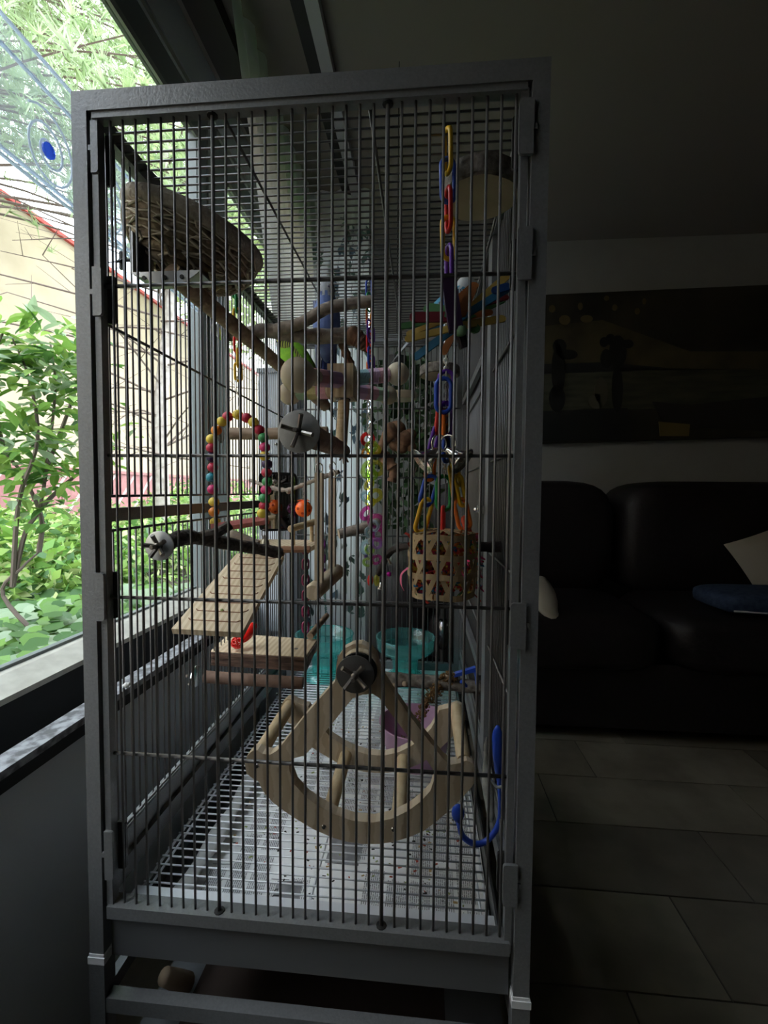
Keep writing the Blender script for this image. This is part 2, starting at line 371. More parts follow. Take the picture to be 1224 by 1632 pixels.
# sofa
sf = thing('sofa', (1.7, 1.55, 0), 'black leather sofa below the painting', 'sofa')
def cushion(x0, x1, y0, y1, z0, z1, puff=.03, n=10):
    b = M(); vs = []; fs = []
    # superellipsoid pillow
    c = Vector(((x0+x1)/2, (y0+y1)/2, (z0+z1)/2)); h = Vector(((x1-x0)/2, (y1-y0)/2, (z1-z0)/2)); na, nb = 28, 16
    def sp(w_, e): return (abs(w_)**e)*(1 if w_ >= 0 else -1)
    for i in range(nb+1):
        t = -pi/2+pi*i/nb
        for k in range(na):
            a = 2*pi*k/na; vs.append(c+Vector((h.x*sp(cos(t), .35)*sp(cos(a), .35), h.y*sp(cos(t), .35)*sp(sin(a), .35), h.z*sp(sin(t), .5))))
    for i in range(nb):
        for k in range(na): fs.append((i*na+k, i*na+(k+1)%na, (i+1)*na+(k+1)%na, (i+1)*na+k))
    return b.add(vs, fs)
obj('base', M().box((.35, 1.22, .05), (3.3, 2.05, .30)), LEATHER, sf)
for x0, x1 in ((.42, 1.33), (1.33, 2.24), (2.24, 3.2)):
    obj('seat_cushion', cushion(x0, x1, 1.14, 1.75, .27, .50), LEATHER, sf, smooth=True)
    obj('back_cushion', cushion(x0+.01, x1-.01, 1.60, 2.02, .45, 1.0), LEATHER, sf, smooth=True)
obj('armrest', cushion(.24, .46, 1.16, 2.0, .05, .68), LEATHER, sf, smooth=True)
b = M()
for x in (.4, 3.2): b.box((x, 1.25, 0), (x+.05, 1.3, .06)); b.box((x, 1.95, 0), (x+.05, 2.0, .06))
obj('foot', b, BLACK, sf)
q = Matrix.Rotation(radians(-24), 3, 'Y') @ Matrix.Rotation(radians(-16), 3, 'X'); cpos = at(1275, 905, Y=1.52)
b = M(); n = 14; vs = []
for sgn in (-1, 1):
    for j in range(n+1):
        for i in range(n+1):
            u, v = 2*i/n-1, 2*j/n-1; th_ = .075*((1-u**4)*(1-v**4))**.6; k_ = 1-.07*(1-u*u) ; k2 = 1-.07*(1-v*v)
            vs.append(cpos + q @ Vector((.215*u*k2, sgn*th_, .20*v*k_)))
m1 = (n+1)**2; fs = [(j*(n+1)+i, j*(n+1)+i+1, (j+1)*(n+1)+i+1, (j+1)*(n+1)+i) for j in range(n) for i in range(n)]
o = obj('cushion', b.add(vs, fs+[tuple(m1+i for i in reversed(f_)) for f_ in fs]), CREAMC, smooth=True); setp(o, 'cream scatter cushion leaning on the sofa back at right', 'cushion')
dn = thing('blanket', at(1190, 960, Y=1.4), 'folded dark blue denim blanket with white piped edge on the sofa', 'blanket')
a0, a1 = at(1115, 968, Y=1.25), at(1330, 1000, Y=1.15)
b = M(); a0.x += .07; obj('denim_layer', cushion(a0.x-.01, a0.x+.62, 1.19, 1.46, .495, .575), DENIM, dn, smooth=True)
obj('piping', M().tube([(a0.x+.02, 1.2, .516), (a0.x+.3, 1.187, .510), (a0.x+.6, 1.195, .508)], .0035), WHITEP, dn)
b = M(); pts = bend([at(852, 925, Y=1.3), at(866, 950, Y=1.25), at(876, 975, Y=1.2), at(895, 1000, Y=1.17)], 5)
b.tube(pts, [.05, .052, .055, .056, .056, .055, .052, .05, .046, .042, .037, .032, .028, .024, .019, .012][:len(pts)], 10, flat=.6)
o = obj('cloth', b, CREAMC, smooth=True); setp(o, 'rumpled cream cloth hanging over the sofa seat beside the cage post', 'cloth')

# pale cabinet in the far left corner
cb = thing('cabinet', (-.11, 1.0, 0), 'tall narrow pale cabinet between cage and far window', 'cabinet')
PALE = mat('pale grey lacquer', (.55, .58, .62), .5)
obj('body', M().box((-.135, .98, .0), (-.045, 1.28, 1.335)), PALE, cb)
obj('top_board', M().box((-.136, .965, 1.335), (-.035, 1.29, 1.35)), mat('grey top', (.3, .32, .34), .5), cb)
for z0, z1 in ((.05, .44), (.46, .86), (.88, 1.31)):
    d_ = obj('door', M().box((-.13, .962, z0), (-.055, .98, z1)), PALE, cb)
    obj('knob', M().ball((-.066, .956, (z0+z1)/2), .006), CHROME, d_, smooth=True)
exec_marker = 0
# ================================================================ GARDEN
GR = .28
SOIL = mat('garden soil', (.10, .075, .05), .95, 0, 'noise', (.04, .03, .02), 8)
struct('ground', M().box((-14, -8, GR-.1), (XW-.13, 22, GR)).box((XW-.13, YB+.1, GR-.1), (6, 22, GR)), SOIL)
bd = thing('house', (-6.3, 4, 0), 'cream rendered house with red roof edge beyond the garden', 'building')
CREAM = mat('cream render', (.50, .41, .29), .9, 0, 'noise', (.43, .35, .24), 2)
obj('wall', M().box((-8.5, -8, .2), (-5.4, 20, 4.97)), CREAM, bd)
b = M(); b.prism([(-5.36, -8, 4.97), (-5.36, -8, 5.01), (-7, -8, 5.9), (-8.6, -8, 5.0), (-8.6, -8, 4.97)], (0, 28.3, 0)); obj('roof', b, mat('red roof tile', (.45, .10, .07), .8), bd)
obj('gutter', M().box((-5.40, -8, 4.95), (-5.34, 20.3, 5.01)), mat('red painted gutter', (.55, .09, .08), .6), bd)
# red lattice fence
fn = thing('fence', (-4.7, 4, GR), 'dusty red garden fence with pale diagonal lattice', 'fence')
FR = mat('dusty red boards', (.40, .19, .18), .85, 0, 'noise', (.32, .14, .13), 10)
LT = mat('pale lattice', (.55, .48, .46), .8)
for i in range(30):
    y0 = -2 + i*.5
    obj('board', M().box((-4.74, y0+.01, GR), (-4.70, y0+.49, 1.22)), FR, fn)
    obj('lattice_strip', M().bar((-4.685, y0-.2, GR+.02), (-4.685, y0+.62, 1.2), .02, .035, up=(1,0,0)), LT, fn)
obj('top_rail', M().box((-4.76, -2, 1.20), (-4.67, 13, 1.25)), FR, fn)

LEAFM = [mat('bright leaf', (.17, .33, .07), .45), mat('lime leaf', (.28, .42, .11), .5), mat('deep leaf', (.08, .18, .05), .5), mat('pale leaf', (.36, .46, .30), .4)]
for m_, c in zip(LEAFM, ((.28,.48,.08), (.40,.58,.13), (.12,.26,.05), (.42,.55,.32))): add_translucent(m_, c, .35)
def leafmesh(L, W_, cup=.15):
    vs = [(0,0,0)]; fs = []; n = 5
    for i in range(1, n):
        t = i/n; ww = W_/2*sin(pi*t**.8); z = -cup*L*t*t
        vs += [(-ww, L*t, z+ww*.35), (0, L*t, z), (ww, L*t, z+ww*.35)]
    vs.append((0, L, -cup*L))
    fs += [(0,2,1), (0,3,2)]
    for i in range(n-2):
        a = 1+i*3; fs += [(a, a+1, a+4, a+3), (a+1, a+2, a+5, a+4)]
    a = 1+(n-2)*3; e = len(vs)-1; fs += [(a, a+1, e), (a+1, a+2, e)]
    return vs, fs
# broad-leaved shrub close to the glass
sb = thing('shrub', (-1.15, 1.1, GR), 'broad-leaved bright green shrub close outside the window', 'shrub')
STEM = mat('brown stem', (.16, .12, .10), .9)
b = M(); tips = []
def stemline(pp, r0, r1):
    P = bend(pp, 5); b.tube(P, [r0+(r1-r0)*i/(len(P)-1) for i in range(len(P))], 6); return P
base = Vector((-1.05, 1.15, GR))
paths = [[at(20, 935, Y=1.15), at(40, 850, Y=1.15), at(62, 812, Y=1.15), at(75, 740, Y=1.12), at(88, 620, Y=1.1), at(80, 545, Y=1.1)],
         [at(62, 880, Y=1.2), at(66, 825, Y=1.2), at(35, 755, Y=1.15), at(5, 715, Y=1.1), at(-40, 620, Y=1.0)],
         [at(20, 935, Y=1.15), at(30, 800, Y=1.1), at(60, 700, Y=1.0), at(45, 600, Y=1.0), at(20, 540, Y=1.0)],
         [at(62, 812, Y=1.15), at(100, 775, Y=1.3), at(140, 740, Y=1.4), at(172, 690, Y=1.5)],
         [at(75, 740, Y=1.12), at(100, 680, Y=1.2), at(125, 600, Y=1.3), at(118, 550, Y=1.3)],
         [base, at(5, 950, Y=1.15), at(35, 905, Y=1.15), at(62, 880, Y=1.2)], [at(5, 715, Y=1.1), at(-20, 600, Y=.95), at(5, 530, Y=.95)]]
SP = [stemline(p, .010, .003) for p in paths]
obj('stem', b, STEM, sb)
lv = []
for L, W_ in ((.085, .036), (.07, .028), (.10, .034)):
    for m_ in LEAFM:
        me = D.meshes.new('leaf'); v_, f_ = leafmesh(L, W_); me.from_pydata(v_, [], f_); me.materials.append(m_); lv.append(me)
def putleaf(p, parent, base_):
    o = D.objects.new('leaf', random.choice(lv)); COL.objects.link(o); o.parent = parent; o.location = p - base_
    o.rotation_euler = (random.uniform(-.5, 1.1), random.uniform(-.9, .9), random.uniform(0, 6.28)); return o
cnt = 0
for P, wgt in zip(SP, (70, 45, 60, 40, 45, 0, 30)):
    for _ in range(wgt):
        t = random.uniform(.42, 1.0); p = P[int(t*(len(P)-1))] + Vector((random.gauss(0, .045), random.gauss(0, .05), random.gauss(.02, .05)))
        if cnt < 288: putleaf(p, sb, sb.location); cnt += 1
b = M()
for P, wgt in zip(SP, (90, 70, 90, 50, 80, 0, 40)):
    for _ in range(wgt):
        p = P[int(random.uniform(.45, 1.0)*(len(P)-1))] + Vector((random.gauss(0, .06), random.gauss(0, .07), random.gauss(.02, .06))); b.k = random.randrange(4)
        v_, f_ = leafmesh(random.uniform(.06, .10), .032); q = Matrix.Rotation(random.uniform(0, 6.28), 3, 'Z') @ Matrix.Rotation(random.uniform(-.5, 1.1), 3, 'X'); b.add([p + q @ Vector(x) for x in v_], f_)
obj('inner_leaves', b, LEAFM, sb, kind='stuff')
# foliage masses
def mass(name, vol, n, size, mats_, label, cat, asp=.5, shape='leaf'):
    b = M()
    for _ in range(n):
        p = vol()
        if p is None: continue
        s_ = size*random.uniform(.6, 1.3); b.k = random.choice(range(len(mats_)))
        a = Vector((random.gauss(0,1), random.gauss(0,1), random.gauss(0,.6))).normalized(); c = a.cross(Vector((random.gauss(0,1), random.gauss(0,1), random.gauss(0,1)))).normalized()
        if shape == 'round':
            nrm = Vector((random.gauss(.25,.3), random.gauss(-.2,.3), 1)).normalized(); a = nrm.orthogonal().normalized(); c = nrm.cross(a)
            b.add([p + (a*cos(t*pi/4) + c*sin(t*pi/4))*s_*(.5 if t else .3) for t in range(8)], [tuple(range(8))])
        else: b.add([p, p+a*s_*.5+c*s_*asp*.5, p+a*s_, p+a*s_*.5-c*s_*asp*.5], [(0,1,2,3)])
    o = obj(name, b, mats_, kind='stuff'); setp(o, label, cat); return o
def hedgevol(cx, cy, rx, ry, h):
    def f():
        a = random.uniform(0, 2*pi); t = random.random()**.4; ph = random.random()
        return Vector((cx+rx*t*cos(a), cy+ry*t*sin(a), GR+.03+h*math.sqrt(max(0, 1-t*t*.9))*random.uniform(.55, 1.02)*(.8+.2*sin(cx*7+a*3))))
    return f
HL = [LEAFM[1], LEAFM[0], mat('yellow green leaf', (.38, .44, .18), .5), LEAFM[2]]
for i, (cx, cy, rx, ry, h, lab) in enumerate([(-2.0, 2.0, .65, .7, .52, 'low yellow green shrub outside, left of the cage post'), (-1.75, 3.3, .7, .8, .42, 'low yellow green shrub seen between the cage bars'),
        (-2.8, 3.2, .7, .9, .62, 'taller green shrub in front of the red fence'), (-1.2, 4.6, .7, 1.0, .60, 'green shrub beyond the pale tree trunk'), (-3.1, 1.7, .8, .7, .62, 'leafy shrub at far left behind the bare stems'), (-2.6, 5.4, 1.0, 1.0, .85, 'tall feathery green shrub near the end of the fence')]):
    mass('shrub', hedgevol(cx, cy, rx, ry, h), 3600, .075, HL, lab, 'shrub')
mass('ivy', lambda: Vector((random.uniform(-1.9, -.5), random.uniform(-.2, 1.9), GR+random.uniform(.03, .12))), 3300, .085, [LEAFM[0], LEAFM[3], LEAFM[2]], 'round-leaved ivy covering the ground under the window', 'ivy', shape='round')
mass('grass', lambda: Vector((random.uniform(-4.6, -.5), random.uniform(1.5, 9), GR+random.uniform(.0, .12))), 9000, .10, HL, 'grassy green ground cover in front of the fence', 'grass', asp=.25)
# pale tree trunk
tr = thing('tree', at(262, 885, Z=GR), 'slim pale tree trunk standing in front of the house', 'tree')
tb = at(262, 885, Z=GR); TRK = mat('pale trunk bark', (.42, .38, .34), .9, 0, 'noise', (.25, .22, .19), 15, .4)
obj('trunk', M().tube(bend([tb, tb+Vector((-.02, 0, 1.4)), tb+Vector((.05, .1, 2.8)), tb+Vector((-.05, .1, 4.6))], 5), [.075-.002*i for i in range(16)], 10), TRK, tr, smooth=True)
b = M()
for i in range(46):
    z = random.uniform(1.0, 3.6); p = tb+Vector((0, 0, z)); d = Vector((random.uniform(-1, .9), random.uniform(-1.2, .3), random.uniform(-.15, .35)))*random.uniform(.8, 2.0)
    P = bend([p, p+d*.5+Vector((0, 0, random.uniform(-.1, .12))), p+d], 4); b.tube(P, [.012-.0011*q for q in range(len(P))], 4)
    for _ in range(3):
        s0 = P[random.randrange(2, len(P))]; b.tube([s0, s0+Vector((random.uniform(-.4, .4), random.uniform(-.5, .2), random.uniform(-.2, .25)))], [.004, .0015], 3)
obj('branches', b, STEM, tr)
# pine
pn = thing('pine_tree', (-4.4, 2.7, GR), 'large soft-needled pine filling the top of the window', 'tree')
b = M(); nb = M()
P = bend([(-4.4, 2.7, GR), (-4.4, 2.7, 3), (-4.3, 2.7, 6), (-4.2, 2.7, 8)], 5); b.tube(P, [.16-.007*i for i in range(len(P))], 10)
for i in range(120):
    z = random.uniform(3.0, 7.4); s0 = Vector((-4.3, 2.7, z)); a = random.uniform(-.2, 1.75); L = random.uniform(1.8, 4.6)*(1.1-(z-3)/12)
    d = Vector((cos(a), sin(a)*1.15, 0)); e = s0+d*L+Vector((0, 0, random.uniform(-.6, .3)))
    if e.x > -.8: e.x = -.8
    if (e.z-.94)/(.43-e.x) < .8 and random.random() < .9: e.z = .94+.95*(.43-e.x)
    P = bend([s0, s0+(e-s0)*.5+Vector((0, 0, .25)), e], 6); lowb = min((q_.z-.94)/(.43-q_.x) for q_ in P[6:]) < .85
    if not lowb or random.random() < .15: b.tube(P, [.018-.0013*q for q in range(len(P))], 4)
    for q in range(58):
        c = P[random.randrange(3, len(P))]+Vector((random.gauss(0, .26), random.gauss(0, .26), random.gauss(-.03, .2)))
        ax = Vector((random.gauss(0,1), random.gauss(0,1), random.gauss(.2,.6))).normalized()
        low = (c.z-.94)/(.43-c.x)
        if low < .80 and random.random() < .93 or low < .98 and random.random() < .5: continue
        nb.k = random.randrange(3)
        for _ in range(15):
            dd = (ax+Vector((random.gauss(0,.6), random.gauss(0,.6), random.gauss(0,.6)))).normalized()*random.uniform(.10, .18); s_ = dd.orthogonal().normalized()*.006
            nb.add([c-s_, c+s_, c+dd], [(0,1,2)])
obj('trunk', b, STEM, pn, label='brown trunk and boughs')
NE = [mat('pine needle light', (.36, .46, .22), .7), mat('pine needle mid', (.24, .34, .15), .7), mat('pine needle pale', (.44, .52, .34), .7)]
for m_ in NE: add_translucent(m_, (.42, .54, .26), .4)
obj('needles', nb, NE, pn, kind='stuff')

YG = [mat('soft yellow green leaf', (.32, .40, .16), .7), mat('soft spring leaf', (.38, .46, .22), .7)]
for m_ in YG: add_translucent(m_, (.46, .56, .24), .5)
tr2 = thing('tree', (-3.0, 9.5, GR), 'tall light green leafy tree rising behind the pine boughs', 'tree')
obj('trunk', M().tube([(-3, 9.5, GR), (-3, 9.5, 7)], [.16, .08], 8), STEM, tr2)
b = M()
for _ in range(15000):
    a = random.uniform(0, 2*pi); u = random.uniform(-1, 1); r_ = random.random()**.4; rr = math.sqrt(1-u*u)*r_
    p = Vector((-3.2+2.3*rr*cos(a), 9.3+2.6*rr*sin(a), 7.2+3.4*u*r_)); b.k = random.randrange(2); c1_ = Vector((random.gauss(0,1), random.gauss(0,1), random.gauss(0,1))).normalized()*random.uniform(.08, .16); c2_ = c1_.orthogonal().normalized()*c1_.length*.5
    b.add([p, p+c1_*.5+c2_, p+c1_, p+c1_*.5-c2_], [(0,1,2,3)])
obj('crown', b, YG, tr2, kind='stuff')

# bevelled glass band hung inside the big window
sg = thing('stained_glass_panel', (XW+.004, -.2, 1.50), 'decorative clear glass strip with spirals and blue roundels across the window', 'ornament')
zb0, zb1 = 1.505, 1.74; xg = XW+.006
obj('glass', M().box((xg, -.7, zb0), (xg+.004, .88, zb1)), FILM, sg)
LEAD = mat('clear bevel edge', (.8, .86, .95), .2); add_translucent(LEAD, (.9, .95, 1), .6)
b = M()
for z in (zb0, zb0+.012, zb1-.05, zb1): b.box((xg-.001, -.7, z-.0015), (xg+.006, .88, z+.0015))
obj('lead_line', b, LEAD, sg)
for yc in (-.36, -.03, .30, .63):
    for kk, (dy, s_) in enumerate(((0, 1), (.165, -1))):
        pts = []
        for i in range(46):
            a = i*.33; r = .008+.0052*a*.85
            pts.append((xg+.006, yc+dy+r*cos(a)*s_*.9, (zb0+.075)+r*sin(a)))
        obj('spiral', M().tube(pts, .0022, 5), LEAD, sg)
    obj('blue_roundel', M().disc((xg+.002, yc, (zb0+.075)), .014, .006, (1,0,0), 14), pane_mat('cobalt glass %d' % int(yc*100), (.25, .4, .95), 1.4, .05, .3, (.2, .3, .9)), sg)
# ================================================================ CAGE
CW, CL, CH = .56, .869, 1.4156
cage = thing('bird_cage', (CW/2, CL/2, 0), 'tall grey metal bird flight cage on a stand beside the window', 'cage')
pw = .019
def cageposts(x, y):
    b = M().box((x, y, .333), (x+pw, y+pw, CH))
    return b
for x in (0, CW-pw):
    for y in (0, CL-pw):
        obj('post', cageposts(x, y), STEEL, cage)
        obj('leg_cap', M().box((x-.002, y-.002, .322), (x+pw+.002, y+pw+.002, .331)).box((x-.0008, y-.0008, .331), (x+pw+.0008, y+pw+.0008, .335)), WHITEP, cage, label='white plastic cap')
        obj('leg', M().box((x-.001, y-.001, .06), (x+pw+.001, y+pw+.001, .323)), STEEL, cage)
        w_ = obj('caster', M().disc((x, y+pw/2, .028), .028, .018, (1,0,0), 16), BLACK, cage)
# top frame
b = M(); b.box((pw, 0, 1.3925), (CW-pw, .017, CH)); b.box((pw, CL-.017, 1.385), (CW-pw, CL, CH)); b.box((0, pw, 1.3925), (.017, CL-pw, CH)); b.box((CW-.017, pw, 1.3925), (CW, CL-pw, CH))
obj('top_frame', b, STEEL, cage)
# front panel
xa = at(176.6, 183, Y=.01).x; xb = at(799.8, 150, Y=.01).x; sp = (xb-xa)/29
fp = obj('front_panel', M().box((.024, .002, 1.385), (CW-.024, .016, 1.3925)).box((.024, 0, .384), (CW-.024, .022, .400)).box((.022, .004, .384), (.030, .016, 1.388)).box((CW-.030, .004, .384), (CW-.022, .016, 1.388)), STEEL, cage)
def wiremesh(r, L, ax, n=6):
    b = M(); d = Vector(ax)*L; b.tube([(0,0,0), d], r, n); me = D.meshes.new('wire'); me.from_pydata(b.v, [], b.f); me.materials.append(WIRE); me.shade_smooth(); return me
def wires(parent, me, locs, name='wire'):
    pb = wpos(parent)
    for l in locs:
        o = D.objects.new(name, me); COL.objects.link(o); o.parent = parent; o.location = Vector(l)-pb
HZ = (.598, .8025, .9825, 1.191)
thin = wiremesh(.00165, .992, (0,0,1)); thick = wiremesh(.0025, 1.0, (0,0,1))
for i in range(-1, 32):
    x = xa + sp*i
    if x > CW-.031: continue
    wires(fp, thick if i in (8, 21) else thin, [(x, .0085, .397)])
hm = wiremesh(.0023, CW-.05, (1,0,0))
wires(fp, hm, [(.025, .0122, z) for z in HZ], 'cross_wire')
b = M()
for i in (8, 21):
    x = xa+sp*i
    for z_ in (.4, 1.383): obj('wire_hole', M().disc((x, .0085, z_), .0065, .0014, (0,0,1), 10), BLACK, fp)
# back panel
bpn = obj('back_panel', M().box((pw, CL-.013, 1.378), (CW-pw, CL-.004, 1.392)).box((pw, CL-.016, .384), (CW-pw, CL, .412)).box((.020, CL-.014, .41), (.034, CL-.004, 1.38)).box((CW-.034, CL-.014, .41), (CW-.020, CL-.004, 1.38)), STEEL, cage)
wires(bpn, thin, [(xa+sp*i, CL-.009, .397) for i in range(0, 31)])
wires(bpn, hm, [(.025, CL-.0125, z) for z in HZ], 'cross_wire')
# left side panel: upper and lower field with the middle rail
b = M(); b.box((.002, pw, .440), (.017, CL-pw, .462)).box((.004, pw, .427), (.012, CL-pw, .440)).box((.002, pw, .398), (.020, CL-pw, .427)).box((.003, pw, .897), (.014, CL-pw, .915)).box((.003, pw, .415), (.015, pw+.012, 1.392)).box((.003, CL-pw-.012, .415), (.015, CL-pw, 1.392))
lp = obj('left_panel', b, STEEL, cage)
lo_ = wiremesh(.0015, .425, (0,0,1)); up_ = wiremesh(.0015, .462, (0,0,1))
ys = [.047+.0162*i for i in range(50) if .047+.0162*i < .835]
wires(lp, lo_, [(.009, y, .462) for y in ys]); wires(lp, up_, [(.009, y, .931) for y in ys])
ym = wiremesh(.0021, CL-2*pw-.01, (0,1,0))
wires(lp, ym, [(.0125, pw+.005, z) for z in (1.155, .931, .885, .466)], 'cross_wire')
# right side panel with door frame
b = M(); b.box((CW-.017, pw, .440), (CW-.002, CL-pw, .462)).box((CW-.012, pw, .427), (CW-.004, CL-pw, .440)).box((CW-.020, pw, .398), (CW-.002, CL-pw, .427)).box((CW-.015, pw, .415), (CW-.003, pw+.012, 1.392)).box((CW-.015, CL-pw-.014, .415), (CW-.003, CL-pw, 1.392))
b.box((CW-.018, .300, .462), (CW-.002, .345, 1.392))
rp_ = obj('right_panel', b, STEEL, cage)
fullw = wiremesh(.0015, .93, (0,0,1))
wires(rp_, fullw, [(CW-.009, y, .462) for y in ys if not .29 < y < .355])
wires(rp_, ym, [(CW-.0125, pw+.005, z) for z in (1.155, .995, .83, .66, .466)], 'cross_wire')
dr = obj('side_door', M().box((CW-.022, .36, 1.195), (CW-.012, .84, 1.213)).box((CW-.022, .36, .585), (CW-.012, .84, .603)).box((CW-.022, .348, .585), (CW-.012, .362, 1.213)).box((CW-.022, .82, .603), (CW-.012, .834, 1.195)), STEEL, cage)
obj('latch', M().box((CW-.03, .33, .9), (CW-.02, .36, .915)).ball((CW-.034, .34, .907), .005), CHROME, dr)
# roof
rf = obj('roof_panel', M().box((.017, .017, 1.391), (CW-.017, .021, 1.397)).box((.017, CL-.02, 1.391), (CW-.017, CL-.013, 1.397)), STEEL, cage)
xm = wiremesh(.0015, CW-.034, (1,0,0))
wires(rf, xm, [(.017, .0245+.0168*i, 1.3965) for i in range(49)])
wires(rf, ym, [(x, .02, 1.3925) for x in (.180, .358, .540)], 'cross_wire')
b = M()
# tray
tray = thing('tray', (CW/2, CL/2, .322), 'dark grey slide-out tray under the cage floor, lined with newspaper', 'tray')
obj('tray_front', M().box((.023, .010, .325), (CW-.023, .014, .384)), TRAY, tray)
obj('tray_pan', M().box((.025, .014, .322), (CW-.025, CL-.02, .327)).box((.025, .014, .327), (.028, CL-.02, .36)).box((CW-.028, .014, .327), (CW-.025, CL-.02, .36)), TRAY, tray)
# grate
gt = thing('floor_grate', (CW/2, CL/2, .382), 'pale wire grate forming the cage floor above the newspaper', 'grate')
obj('grate_rail', M().box((.036, .022, .378), (CW-.036, .045, .3905)), GRATE, gt); obj('grate_rail', M().box((.036, CL-.05, .380), (CW-.036, CL-.02, .3905)), GRATE, gt)
def gwire(r, L, ax):
    me = wiremesh(r, L, ax).copy(); me.name = 'grate_wire'; me.materials.clear(); me.materials.append(GRATE); return me
gx = gwire(.0013, CW-.082, (1,0,0)); gy = gwire(.0020, CL-.085, (0,1,0))
wires(gt, gx, [(.041, .053+.0152*i, .389) for i in range(51)])
wires(gt, gy, [(x, .042, .386) for x in (.043, .052, CW-.052, CW-.043, CW/2)], 'side_wire')
# newspaper sheets
def paper(name, x0, x1, y0, y1, z, rot, label, seed, cols=6, photo=()):
    n = 14; vs = []; rnd = random.Random(seed); c, s_ = cos(rot), sin(rot); cx, cy = (x0+x1)/2, (y0+y1)/2
    def xf(x, y, dz=0):
        x, y = x-cx, y-cy; X, Y_ = cx+x*c-y*s_, cy+x*s_+y*c
        lift = .018*max(0, (.075-X)/.04) if X < .075 else 0
        return (max(.03, min(CW-.03, X)), max(.018, min(CL-.022, Y_)), z+lift+dz+.0012*sin(X*31+seed)*cos(Y_*23))
    for j in range(n+1):
        for i in range(n+1): vs.append(xf(x0+(x1-x0)*i/n, y0+(y1-y0)*j/n))
    t = thing(name, (cx, cy, z), label, 'newspaper', 'newspaper sheets lining the tray')
    obj('sheet', M().add(vs, [(j*(n+1)+i, j*(n+1)+i+1, (j+1)*(n+1)+i+1, (j+1)*(n+1)+i) for j in range(n) for i in range(n)]), PAPER_BLANK, t, smooth=True)
    INK = mat('grey newsprint ink', (.26, .26, .27), .9); INKD = mat('dark newsprint ink', (.06, .06, .065), .9)
    tx = M(); hd = M(); lw = (x1-x0-.02)/cols
    for k in range(cols):
        xc = x0+.01+k*lw; y = y0+.015
        while y < y1-.02:
            blk = rnd.uniform(.03, .14); ye = min(y+blk, y1-.015)
            if rnd.random() < .82:
                l = xc+.003
                while l < xc+lw-.004:
                    e = ye-rnd.uniform(0, .006); yy = y
                    # a line of grey text broken in word-long dashes, columns run along the depth of the cage
                    while yy < e:
                        w2 = rnd.uniform(.003, .009); y2 = min(yy+w2, e)
                        tx.add([xf(l, yy, .0009), xf(l+.0013, yy, .0009), xf(l+.0013, y2, .0009), xf(l, y2, .0009)], [(0,1,2,3)]); yy = y2+.0012
                    l += .0031
            if rnd.random() < .4 and ye+.02 < y1:
                tx.add([xf(xc+.002, ye+.003, .0009), xf(xc+lw-.004, ye+.003, .0009), xf(xc+lw-.004, ye+.0042, .0009), xf(xc+.002, ye+.0042, .0009)], [(0,1,2,3)])
            y = ye+.010
    obj('text_block', tx, INK, t, kind='stuff')
    for (a, b_, c_, d_, dk) in photo:
        obj('printed_photo', M().add([xf(a, b_, .0011), xf(c_, b_, .0011), xf(c_, d_, .0011), xf(a, d_, .0011)], [(0,1,2,3)]), mat('newsprint photo', (.13, .13, .14), .9, 0, 'noise', (.32, .32, .33), 25), t)
    return t
paper('newspaper', .075, .30, .03, .45, .3300, .06, 'newspaper sheet nearest the window at the front of the tray', 1, 6, ((.20, .10, .24, .135, 1),))
paper('newspaper', .26, .53, .02, .46, .3325, -.02, 'newspaper sheet at the front right of the tray with printed dark photo', 2, 7, ((.42, .045, .49, .105, 1), (.275, .17, .33, .23, 1)))
paper('newspaper', .055, .32, .42, .84, .3345, .03, 'newspaper sheet at the rear left of the tray', 3, 7, ((.10, .46, .13, .50, 1),))
paper('newspaper', .29, .525, .40, .84, .3365, -.03, 'newspaper sheet at the rear right of the tray', 4, 6, ((.33, .55, .40, .62, 1), (.43, .70, .48, .78, 1)))
o = obj('paper_towel', M().tube(bend([(.075, .035, .345), (.082, .25, .349), (.078, .5, .346), (.085, .72, .347)], 8), [.014+.003*sin(i*1.3) for i in range(25)], 10, flat=.55), mat('white paper towel', (.66, .66, .64), .95), smooth=True); setp(o, 'white paper towel rolled along the left edge of the tray', 'paper')
# the one headline word that can be read, printed sideways along the sheet
cu = D.curves.new('headline', 'FONT'); cu.body = 'The'; cu.size = .021; cu.extrude = .0002; cu.materials.append(mat('dark newsprint ink', (.06, .06, .065), .9))
tmp = D.objects.new('headline_curve', cu); me_ = D.meshes.new_from_object(tmp); D.objects.remove(tmp); hd_ = D.objects.new('headline', me_); COL.objects.link(hd_); np_ = D.objects['newspaper.001']; hd_.parent = np_
hp_ = at(437, 1448, Z=.337); hd_.location = hp_-np_.location; hd_.rotation_euler = (0, 0, pi/2)
# husks and crumbs
b = M()
for i in range(520):
    p = Vector((random.uniform(.08, .5), random.choice((random.uniform(.05, .84), random.gauss(.55, .06), random.gauss(.22, .08))), .3405)); p.y = min(max(p.y, .04), .84); b.k = random.choice((0, 0, 1, 2, 3)); s_ = random.uniform(.0012, .0035)
    a = random.uniform(0, 6.28); u = Vector((cos(a), sin(a), 0))*s_; v = Vector((-sin(a), cos(a), 0))*s_*.6
    b.add([p-u-v, p+u-v, p+u+v, p-u+v, p+Vector((0, 0, s_*.5))], [(0,1,4), (1,2,4), (2,3,4), (3,0,4)])
o = obj('seed_husks', b, [mat('black husk', (.03, .028, .025), .9), mat('tan husk', (.48, .34, .16), .9), mat('green crumb', (.30, .36, .12), .9), mat('red crumb', (.42, .08, .05), .9)]); setp(o, 'scattered seed husks and coloured crumbs on the newspaper', 'seed husks', kind='stuff')
